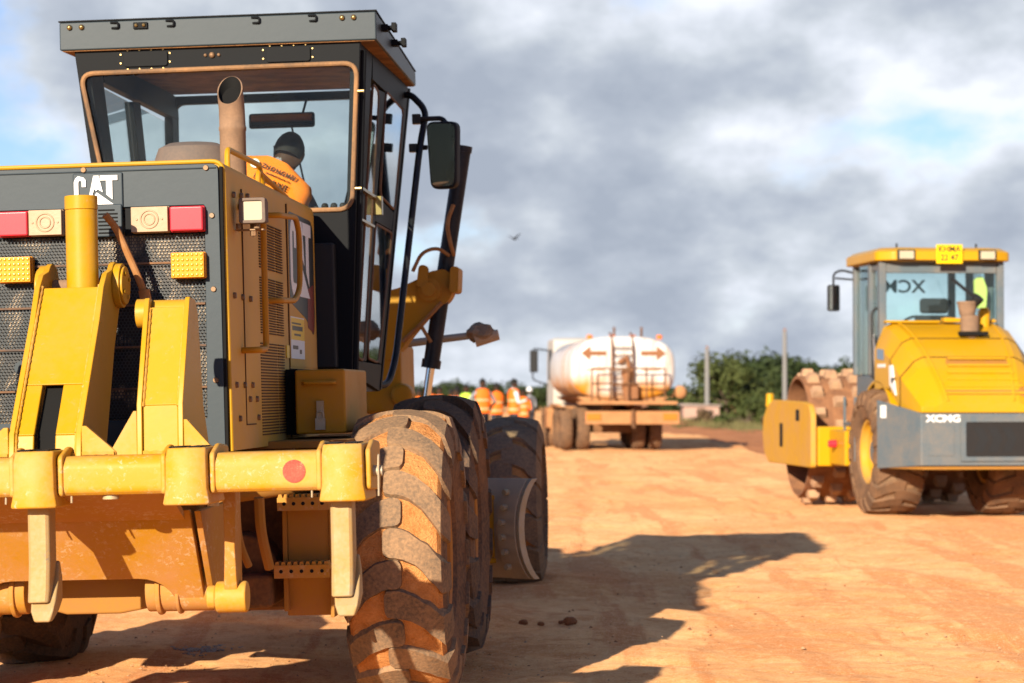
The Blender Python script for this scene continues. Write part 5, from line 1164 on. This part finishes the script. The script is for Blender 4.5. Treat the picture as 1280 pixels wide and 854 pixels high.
m = MB(); m.cyl((-1.03, 1.02, .80), (-1.12, 1.02, .80), .05, .04, 14); m.build('red_cap', 'red_lens', RO)
# ------------------------------------------------------------------ water tanker
T = thing('water_tanker', 'white water tanker truck stained with rust standing far down the dirt road', 'truck', (2.57, 58.0, 0), (0, 0, R(4)))
tt = tyre_mesh('truck_tyre', .52, .30, .29, 22, .012, .09, ['truck_tyre', 'truck_tyre', 'truck_tyre'], .05, 21, 60, .003)
trm = rim_mesh('truck_rim', .29, .30, 'truck_tyre', 8, -.1, -1); trr = rim_mesh('truck_rim_r', .29, .30, 'truck_tyre', 8, -.1, 1)
for y in (1.5, 2.85):
    for x, rm in ((-1.17, trm), (-.74, trm), (.62, trr), (1.03, trr)): wheel(T, x, y, .52, tt, rm, y)
for y in (5.3, 6.9):
    wheel(T, -1.12, y, .52, tt, trm, y); wheel(T, 1.0, y, .52, tt, trr, y)
TCX = .10
def tank_ring(y, k=1.0, n=44):
    o = []
    for i in range(n):
        t = 2 * PI * i / n; c, s = math.cos(t), math.sin(t); e = .68
        o.append((TCX + 1.26 * k * math.copysign(abs(c) ** e, c), y, 1.99 + .765 * k * math.copysign(abs(s) ** e, s)))
    return o
m = MB(); m.loft([tank_ring(-.02, .80), tank_ring(-.01, .90), tank_ring(.03, .97), tank_ring(.10, 1.0), tank_ring(5.9, 1.0), tank_ring(6.0, .9)])
def tankmat():
    n = NT('tank_enamel'); sep = n.N('ShaderNodeSeparateXYZ'); n.L(n.tc.outputs['Object'], sep.inputs[0])
    low = n.N('ShaderNodeMapRange'); n.L(sep.outputs[2], low.inputs[0]); low.inputs[1].default_value = 2.05; low.inputs[2].default_value = 1.25
    st = n.noise(1.6, 5, .6, .4, stretch=(1.3, .5, .5)); fine = n.noise(7, 4, .6)
    side = n.ramp(n.noise(.9, 2), .30, .55)
    f = n.math('MULTIPLY', n.ramp(n.math('ADD', n.math('MULTIPLY', low.outputs[0], .75), n.math('MULTIPLY', st, .5)), .40, .72), side)
    c = n.mix(f, (.50, .49, .47), (.44, .17, .012)); c = n.mix(n.math('MULTIPLY', n.ramp(fine, .58, .8), .25), c, (.30, .17, .09))
    dr = n.ramp(n.noise(2.2, 4, .6, 0, stretch=(2.5, 2.5, .25)), .48, .66); c = n.mix(n.math('MULTIPLY', dr, .6), c, (.30, .14, .055))
    return n.done(n.bsdf(c, .4))
M['tank'] = tankmat()
tk = m.build('tank', 'tank', T, sharp=50)
m = MB(); m.loft([[(p[0], y, p[2]) for p in tank_ring(y, k)] for y, k in ((2.0, 1.0), (2.0, 1.008), (2.08, 1.008), (2.08, 1.0))], cap=False); m.build('tank_band', 'orange_rust', tk)
for s in (-1, 1):
    x0 = TCX + s * 1.02
    m = MB(); m.prism([(x0, 2.35), (x0 - s * .22, 2.52), (x0 - s * .22, 2.40), (x0 - s * .60, 2.40), (x0 - s * .60, 2.30), (x0 - s * .22, 2.30), (x0 - s * .22, 2.18)], 'y', -.05, -.022); m.build('arrow', 'rust_brown', tk)
    m = MB(); m.box(x0 - s * .35 - .22, x0 - s * .35 + .22, -.035, -.018, 1.94, 1.97); m.build('weld_strip', 'orange_rust', tk)
m = MB(); m.cyl((TCX + .1, -.03, 1.85), (TCX + .1, -.16, 1.85), .16, seg=20); m.tube([(TCX + .1, -.12, 1.9), (TCX + .02, -.2, 1.55), (TCX + .12, -.25, 1.1)], .09, 10); m.tube([(TCX - .12, -.12, 2.12), (TCX + .08, -.12, 2.25), (TCX + .12, -.14, 2.0)], .06, 8); m.box(TCX - .02, TCX + .32, -.3, -.1, 1.25, 1.62); m.build('pump_outlet', 'rust_brown', T, .01)
m = MB()
for x in (TCX - .28, TCX + .22): m.tube(smooth_path([(x, -.16, 1.25), (x, -.16, 2.5), (x, .12, 2.82), (x, .5, 2.84)], .15), .022, 6)
for k in range(7): m.tube([(TCX - .28, -.16, 1.4 + k * .18), (TCX + .22, -.16, 1.4 + k * .18)], .018, 6)
m.build('ladder', 'truck_dark', T)
m = MB()
for z in (1.62, 1.98): m.tube([(TCX - .80, -.42, z), (TCX + .95, -.42, z)], .02, 6)
for k in range(5): m.tube([(TCX - .80 + k * .4375, -.42, 1.18), (TCX - .80 + k * .4375, -.42, 1.98)], .02, 6)
m.build('platform_rail', 'truck_dark', T)
m = MB(); m.box(TCX - 1.1, TCX + 1.25, -.46, .15, 1.12, 1.20); m.build('platform', 'orange_rust', T, .01)
bmz = MB().box(-.82, 1.45, -.10, .06, .64, .96).build('rear_beam', 'orange_rust', T, .02)
for x in (-.62, 1.22): MB().box(x - .17, x + .17, -.125, -.101, .74, .90).build('tail_lamp', 'lamp_orange', bmz, .01)
m = MB(); m.tube([(.32, -.14, .98), (.30, -.2, .7), (.34, -.18, .56)], .05, 8); m.build('tow_hook', 'truck_dark', bmz)
m = MB(); m.box(-.35, -.15, 0, 8.0, .75, 1.1); m.box(.35, .55, 0, 8.0, .75, 1.1); m.box(-.5, .7, 1.2, 3.2, .42, .7); m.build('chassis', 'truck_dark', T, .02)
m = MB(); m.prism([(-1.02, 1.30), (1.22, 1.30), (.9, 1.12), (-.7, 1.12)], 'y', .1, 5.9); m.build('tank_cradle', 'orange_rust', T)
for y in (3.55,): MB().box(-1.34, -.56, y, y + .05, .35, 1.06).build('mudguard', 'orange_rust', T, .01)
m = MB(); m.box(-1.42, -1.05, 3.7, 4.7, .50, 1.02); m.build('side_tank', 'orange_rust', T, .03)
m = MB(); m.box(-1.38, -1.30, 1.0, 3.4, 1.06, 1.12); m.build('side_rail', 'orange_rust', T); m = MB(); m.box(1.12, 1.2, 1.0, 3.4, 1.06, 1.12); m.build('side_rail', 'orange_rust', T)
cb2 = MB().loft([[(TCX - 1.13, y, z0), (TCX + 1.13, y, z0), (TCX + 1.13, y, z1), (TCX - 1.13, y, z1)] for y, z0, z1 in ((6.35, .75, 2.78), (6.5, .7, 2.86), (8.1, .7, 2.84), (8.35, .7, 2.2))]).build('cab', 'tank_white', T, .06)
m = MB(); m.prism([(6.75, 1.75), (7.9, 1.75), (7.75, 2.55), (6.75, 2.55)], 'x', TCX - 1.14, TCX - 1.131); m.build('side_window', 'decal_black', cb2)
m = MB(); m.box(TCX - .9, TCX + .9, 6.33, 6.348, 2.0, 2.6); m.build('rear_window', 'decal_black', cb2)
m = MB(); m.tube(smooth_path([(TCX - 1.12, 8.0, 2.55), (TCX - 1.56, 7.9, 2.6), (TCX - 1.56, 7.9, 1.75), (TCX - 1.12, 8.0, 1.6)], .1), .02, 6); m.build('mirror_arm', 'black', cb2)
MB().box(TCX - 1.64, TCX - 1.42, 7.82, 7.9, 1.95, 2.55).build('mirror', 'black', cb2, .03)
for x in (-.12, .55): MB().tube([(TCX + x, .9, 2.74), (TCX + x, .9, 3.0)], .03, 6).build('vent_pipe', 'truck_dark', tk)
for x in (-.75, .95, -.2, .3): m = MB(); m.cyl((TCX + x, .6, 2.70), (TCX + x, .6, 2.80), .07, seg=10); m.build('tank_fitting', 'lamp_orange', tk)
for s in (1,): m = MB(); m.sphere((TCX + s * 1.42, .35, 1.42), .16, 14, 8, (1, .5, 1)); m.tube([(TCX + s * 1.42, .35, 1.42), (TCX + s * 1.2, .4, 1.3)], .03, 6); m.build('round_lamp', 'orange_rust', T)
# ------------------------------------------------------------------ people
def figure(name, J, E, zones, hands, mats, subs=2):
    """one continuous body: J joint -> (pos, radius x, radius y); E edges; zones: edge -> material index"""
    keys = list(J); idx = {k: i for i, k in enumerate(keys)}
    me = bpy.data.meshes.new('tmp'); me.from_pydata([J[k][0] for k in keys], [(idx[a], idx[b]) for a, b in E], [])
    o = bpy.data.objects.new('tmp', me); COL.objects.link(o)
    sk = o.modifiers.new('s', 'SKIN'); sk.use_smooth_shade = True; ss = o.modifiers.new('u', 'SUBSURF'); ss.levels = subs; ss.render_levels = subs
    lay = me.skin_vertices[0].data
    for k in keys: lay[idx[k]].radius = (J[k][1], J[k][2]); lay[idx[k]].use_root = (k == 'pelvis')
    dg = bpy.context.evaluated_depsgraph_get(); me2 = bpy.data.meshes.new_from_object(o.evaluated_get(dg)); bpy.data.objects.remove(o)
    bm = bmesh.new(); bm.from_mesh(me2)
    segs = [(Vector(J[a][0]), Vector(J[b][0]), zones.get((a, b), 0), max(J[a][1], J[b][1])) for a, b in E]
    for f in bm.faces:
        c = f.calc_center_median(); best = 1e9
        for a, b, z, r in segs:
            d = b - a; t = max(0, min(1, (c - a).dot(d) / max(1e-9, d.length_squared))); q = (c - (a + d * t)).length - r * .35
            if q < best: best = q; f.material_index = z
        f.smooth = True
    # hands: palm, four unequal bent fingers and a thumb
    mb = MB(); mb.b.free(); mb.b = bm; mb.mi = 0
    for (p, d, nrm, side) in hands:
        p = Vector(p); d = Vector(d).normalized(); nrm = Vector(nrm); nrm = (nrm - d * nrm.dot(d)).normalized(); w = d.cross(nrm) * side
        mb.loft([[p + d * t + w * a * q + nrm * b * h for a, b in ((-1, -1), (1, -1), (1, 1), (-1, 1))] for t, q, h in ((-.03, .024, .018), (.02, .034, .016), (.085, .040, .013))])
        for i, L_ in enumerate((.070, .080, .074, .058)):
            b0 = p + d * .075 + w * (.030 - .020 * i); mb.tube([b0, b0 + d * L_ * .5 - nrm * .006, b0 + d * L_ * .82 - nrm * .022, b0 + d * L_ * .95 - nrm * .038], [.0095, .009, .008, .006], 6)
        b0 = p + d * .02 + w * .028; mb.tube([b0, b0 + w * .028 + d * .03 - nrm * .008, b0 + w * .036 + d * .062 - nrm * .016], [.012, .011, .008], 6)
    me3 = bpy.data.meshes.new(name); bm.to_mesh(me3); bm.free(); bpy.data.meshes.remove(me2)
    for m_ in mats: me3.materials.append(M[m_])
    return link(name, me3)
def head_joints(c, up, fwd, s=1.0):
    """skull, jaw, nose and ears as joints round the head centre c"""
    c = Vector(c); up = Vector(up).normalized(); fwd = Vector(fwd); fwd = (fwd - up * fwd.dot(up)).normalized(); r = fwd.cross(up)
    J = {'neck': (c - up * .125 * s - fwd * .012, .050 * s, .050 * s), 'head': (c - up * .02 * s, .074 * s, .086 * s), 'crown': (c + up * .055 * s - fwd * .008, .066 * s, .078 * s), 'jaw': (c - up * .068 * s + fwd * .040 * s, .042 * s, .040 * s),
         'nose': (c - up * .020 * s + fwd * .098 * s, .012 * s, .012 * s), 'ear_l': (c - up * .015 * s - r * .080 * s, .010 * s, .018 * s), 'ear_r': (c - up * .015 * s + r * .080 * s, .010 * s, .018 * s)}
    E = [('neck', 'head'), ('head', 'crown'), ('head', 'jaw'), ('head', 'nose'), ('head', 'ear_l'), ('head', 'ear_r')]
    return J, E
def cap_mesh(c, up, fwd, s, mat, name, parent, low=-.10):
    c = Vector(c); up = Vector(up).normalized(); fwd = Vector(fwd); fwd = (fwd - up * fwd.dot(up)).normalized(); r = fwd.cross(up); m = MB(); rings = []
    for a in ((100, 85, 68, 50, 32, 15, 3) if name != 'cropped_hair' else (112, 100, 85, 68, 50, 32, 15, 3)):
        t = R(a); rings.append([c - fwd * .010 * s + r * (.086 * s * math.sin(t) * math.cos(q)) + fwd * (.103 * s * math.sin(t) * math.sin(q)) + up * (.118 * s * math.cos(t) + .012 * s + (min(1, (a - 60) / 25) * .055 * s * max(0, math.sin(q)) if a > 60 else 0)) for q in [2 * PI * k / 24 for k in range(24)]])
    m.loft(rings); return m.build(name, mat, parent)
def standing(x, y, rz, h, label, shirt='shirt_grey', vest='hivis_orange', legs='trousers', hat=None, arms='down', lean=0):
    k = h / 1.72
    hj, he = head_joints((0, .02, 1.60), (0, 0, 1), (0, 1, 0))
    J = {'pelvis': ((0, 0, .95), .135, .105), 'waist': ((0, 0, 1.10), .125, .092), 'chest': ((0, .01, 1.28), .155, .105), 'neckbase': ((0, 0, 1.43), .07, .065)}
    J.update(hj); E = [('pelvis', 'waist'), ('waist', 'chest'), ('chest', 'neckbase'), ('neckbase', 'neck')] + he; Z = {('pelvis', 'waist'): 1, ('waist', 'chest'): 1, ('chest', 'neckbase'): 1}; hands = []
    for s, n in ((-1, 'l'), (1, 'r')):
        sh = Vector((s * .185, 0, 1.38))
        if arms == 'down': el, wr = Vector((s * .23, -.03, 1.10)), Vector((s * .22, .06, .86))
        elif arms == 'hips': el, wr = Vector((s * .36, -.06, 1.14)), Vector((s * .21, .06, 1.0))
        elif arms == 'folded': el, wr = Vector((s * .24, .04, 1.12)), Vector((s * .03, .19, 1.13))
        else:
            el, wr = (Vector((s * .24, .04, 1.12)), Vector((s * .20, .28, 1.20))) if s > 0 else (Vector((s * .23, -.03, 1.10)), Vector((s * .22, .06, .86)))
        J['sh' + n] = (sh, .062, .062); J['el' + n] = (el, .045, .045); J['wr' + n] = (wr, .029, .029)
        E += [('chest', 'sh' + n), ('sh' + n, 'el' + n), ('el' + n, 'wr' + n)]; Z[('chest', 'sh' + n)] = 1; Z[('sh' + n, 'el' + n)] = 1; Z[('el' + n, 'wr' + n)] = 1 if shirt == 'shirt_white' else 0
        J['hp' + n] = ((s * .095, 0, .88), .092, .095); J['kn' + n] = ((s * .11, .02, .48), .062, .065); J['an' + n] = ((s * .12, -.02, .09), .042, .045); J['to' + n] = ((s * .13, .15, .035), .038, .030)
        E += [('pelvis', 'hp' + n), ('hp' + n, 'kn' + n), ('kn' + n, 'an' + n), ('an' + n, 'to' + n)]
        for e in (('pelvis', 'hp' + n), ('hp' + n, 'kn' + n), ('kn' + n, 'an' + n)): Z[e] = 2
        Z[('an' + n, 'to' + n)] = 3; hands.append((wr, wr - el, (0, 1, 0) if arms == 'down' else (0, 0, 1), s))
    o = figure('person', J, E, Z, hands, ['skin', shirt, legs, 'black'])
    cap_mesh((0, .02, 1.60), (0, 0, 1), (0, 1, 0), 1.0, hat or 'hair', 'headscarf' if hat else 'hair', o)
    if vest:
        m = MB(); rg = []
        for z, hw, d in ((.86, .195, .150), (.98, .185, .142), (1.10, .172, .132), (1.24, .186, .142), (1.35, .195, .138), (1.43, .165, .11), (1.475, .095, .085)):
            rg.append([(hw * math.copysign(abs(math.cos(t)) ** .8, math.cos(t)), .005 + d * math.copysign(abs(math.sin(t)) ** .8, math.sin(t)), z) for t in [2 * PI * q / 28 for q in range(28)]])
        m.loft(rg, cap=False); v = m.build('vest', vest, o)
        for z0, hw, d in ((.94, .192, .149), (1.16, .182, .140)):
            m = MB(); m.loft([[((hw + .004) * math.copysign(abs(math.cos(t)) ** .8, math.cos(t)), .005 + (d + .004) * math.copysign(abs(math.sin(t)) ** .8, math.sin(t)), z) for t in [2 * PI * q / 28 for q in range(28)]] for z in (z0, z0 + .05)], cap=False); m.build('reflective_band', 'tape', v)
    o.location = (x, y, 0); o.rotation_euler = (0, R(lean), rz); o.scale = (k, k, k)
    return tag(o, label, 'person', 'road workers beyond the grader')
def X(px, Y): return (px - 640) / 3022 * Y
standing(X(603, 62), 62, R(200), 1.76, 'worker in an orange vest over a grey sleeve, turned away, right of the lime vest', 'shirt_grey', arms='hips')
standing(X(621, 64), 64, R(30), 1.66, 'worker in orange standing arms folded between two taller workers', 'hivis_orange', arms='folded')
standing(X(642, 61), 61, R(-70), 1.75, 'tall worker in an orange vest over a white shirt nearest the tanker', 'shirt_white', arms='reach')
standing(X(654, 65), 65, R(160), 1.50, 'short worker in orange just behind the white sleeved one', 'hivis_orange')
standing(X(662, 70), 70, R(40), 1.56, 'person in a white headscarf and dark clothes beside the tanker mirror', 'shirt_grey', None, 'trousers', 'white')
standing(X(583, 66), 66, R(170), 1.62, 'worker in a lime yellow vest among the orange ones', 'shirt_grey', 'hivis_lime')
standing(X(571, 70), 70, R(20), 1.60, 'person in a faded pink shirt left of the lime vest', 'shirt_pink', None)
standing(X(557, 66), 66, R(-40), 1.52, 'worker in an orange vest bending beside the chrome rod of the grader', 'hivis_orange', lean=8)
standing(X(540, 68), 68, R(80), 1.58, 'worker in a dark shirt and orange vest just behind the grader lift cylinder', 'trousers')
standing(X(571, 60), 60, R(120), 1.52, 'short worker in orange just left of the lime vest, low over the grader tyre', 'hivis_orange')
standing(X(549, 63), 63, R(200), 1.56, 'worker in an orange vest between the chrome rod and the lime vested worker', 'shirt_grey')
standing(X(523, 64), 64, R(-100), 1.50, 'leftmost worker in orange half hidden behind the mirror rail', 'hivis_orange')
# driver of the grader (in the frame of the grader)
def driver():
    Mg = Matrix.Translation((-1.53670, 11.38613, -0.03403)) @ Matrix.Rotation(R(-3.8), 4, 'Z') @ Matrix.Rotation(R(-1.5), 4, 'Y')
    pel = Vector((-.06, 1.86, 2.0)); up = Vector((.40, .26, .88)).normalized(); lat = Vector((.90, .03, -.42)).normalized(); lat = (lat - up * lat.dot(up)).normalized(); fwd = up.cross(lat)
    shc = Vector((.165, 1.98, 2.665)); hc = Vector((.238, 2.02, 2.765)); hup = Vector((.22, .35, .9)); hf = Vector((.15, 1, -.25))
    hj, he = head_joints(hc, hup, hf, 1.02); hj['neck'] = (shc.lerp(hc, .50), .054, .054)
    J = {'pelvis': (pel, .14, .12), 'waist': (pel.lerp(shc, .35), .13, .10), 'chest': (pel.lerp(shc, .78), .150, .105), 'neckbase': (shc + up * .01, .072, .066)}
    J.update(hj); E = [('pelvis', 'waist'), ('waist', 'chest'), ('chest', 'neckbase'), ('neckbase', 'neck')] + he; Z = {('pelvis', 'waist'): 1, ('waist', 'chest'): 1, ('chest', 'neckbase'): 1}; hands = []
    for s, n in ((-1, 'l'), (1, 'r')):
        sh = shc + lat * s * .180 - up * .045; wr = Vector((-.09 + s * .18, 2.16, 2.26)) if s < 0 else Vector((.26, 2.32, 2.20)); el = sh.lerp(wr, .5) + Vector((s * .10, -.02, -.16 if s < 0 else -.06))
        J['sh' + n] = (sh, .066, .066); J['el' + n] = (el, .052, .052); J['wr' + n] = (wr, .031, .031)
        E += [('chest', 'sh' + n), ('sh' + n, 'el' + n), ('el' + n, 'wr' + n)]; Z[('chest', 'sh' + n)] = 1; Z[('sh' + n, 'el' + n)] = 1; Z[('el' + n, 'wr' + n)] = 1
        hip = pel + Vector((s * .10, .06, -.02)); kn = Vector((-.06 + s * .17, 2.27, 2.0)); an = Vector((-.06 + s * .17, 2.24, 1.58)); J['hp' + n] = (hip, .09, .09); J['kn' + n] = (kn, .062, .062); J['an' + n] = (an, .045, .045); J['to' + n] = (an + Vector((0, .03, -.05)), .04, .03)
        E += [('pelvis', 'hp' + n), ('hp' + n, 'kn' + n), ('kn' + n, 'an' + n), ('an' + n, 'to' + n)]
        for e in (('pelvis', 'hp' + n), ('hp' + n, 'kn' + n), ('kn' + n, 'an' + n)): Z[e] = 2
        Z[('an' + n, 'to' + n)] = 3; hands.append((wr, wr - el, (0, 0, 1), s))
    o = figure('person', J, E, Z, hands, ['skin', 'shirt_grey', 'trousers', 'black'])
    cap_mesh(hc + Vector((0, 0, .004)), hup, hf, .96, 'hair', 'cropped_hair', o)
    m = MB(); rg = []
    def P(a, b, t): return pel.lerp(shc, t) + lat * a + fwd * b
    for t, hw, d in ((.10, .20, .150), (.30, .20, .150), (.55, .212, .150), (.78, .232, .148), (.92, .242, .135), (.985, .225, .112), (1.03, .150, .095), (1.075, .078, .080)):
        rg.append([P(hw * math.copysign(abs(math.cos(q)) ** .5, math.cos(q)), .01 + d * math.copysign(abs(math.sin(q)) ** .6, math.sin(q)), t) for q in [2 * PI * k / 36 for k in range(36)]])
    m.loft(rg, cap=False); v = m.build('vest', 'driver_vest', o)
    m = MB(); m.tube([P(.072 * math.cos(q), .005 + .070 * math.sin(q), 1.05) for q in [2 * PI * k / 24 for k in range(24)]], .012, 6, True); m.build('collar', 'white', v)
    def tx(name, body, size, t, a, mat, sx=1.0, bold=0.0, sp=1.1, off=-.15):
        p = P(a, off, t); link(name, text_mesh(name, body, size, mat, frame_mat(p, lat, up), .004, bold, sx, spacing=sp), v)
    tx('lettering', 'ZHONGMEI', .036, .962, .035, 'text_brown', 1.0, .0006, off=-.130); tx('small_lettering', 'CONSTRUCTION CO LTD', .012, .915, .04, 'text_brown', .95, off=-.138); tx('lettering', 'HALANE', .046, .855, .012, 'text_brown', 1.0, .0008, 1.2, off=-.148); tx('small_lettering', 'PROJECT', .014, .80, .03, 'text_brown', 1.3, off=-.151)
    m = MB(); c = P(-.105, -.132, .95); m.prism([(.026 * math.cos(q), .026 * math.sin(q)) for q in [2 * PI * k / 24 for k in range(24)]], 'z', 0, .004)
    m.b.transform(frame_mat(c, lat, up)); bd = m.build('badge', 'white', v)
    m = MB(); m.prism([(-.014, -.010), (.004, -.014), (.012, .012), (-.002, .014)], 'z', .0042, .006); m.b.transform(frame_mat(c, lat, up)); m.build('badge_mark', 'blue_pane', bd)
    o.matrix_world = Mg
    tag(o, 'driver with short black hair and an orange vest seated in the grader cab, leaning right', 'person')
driver()
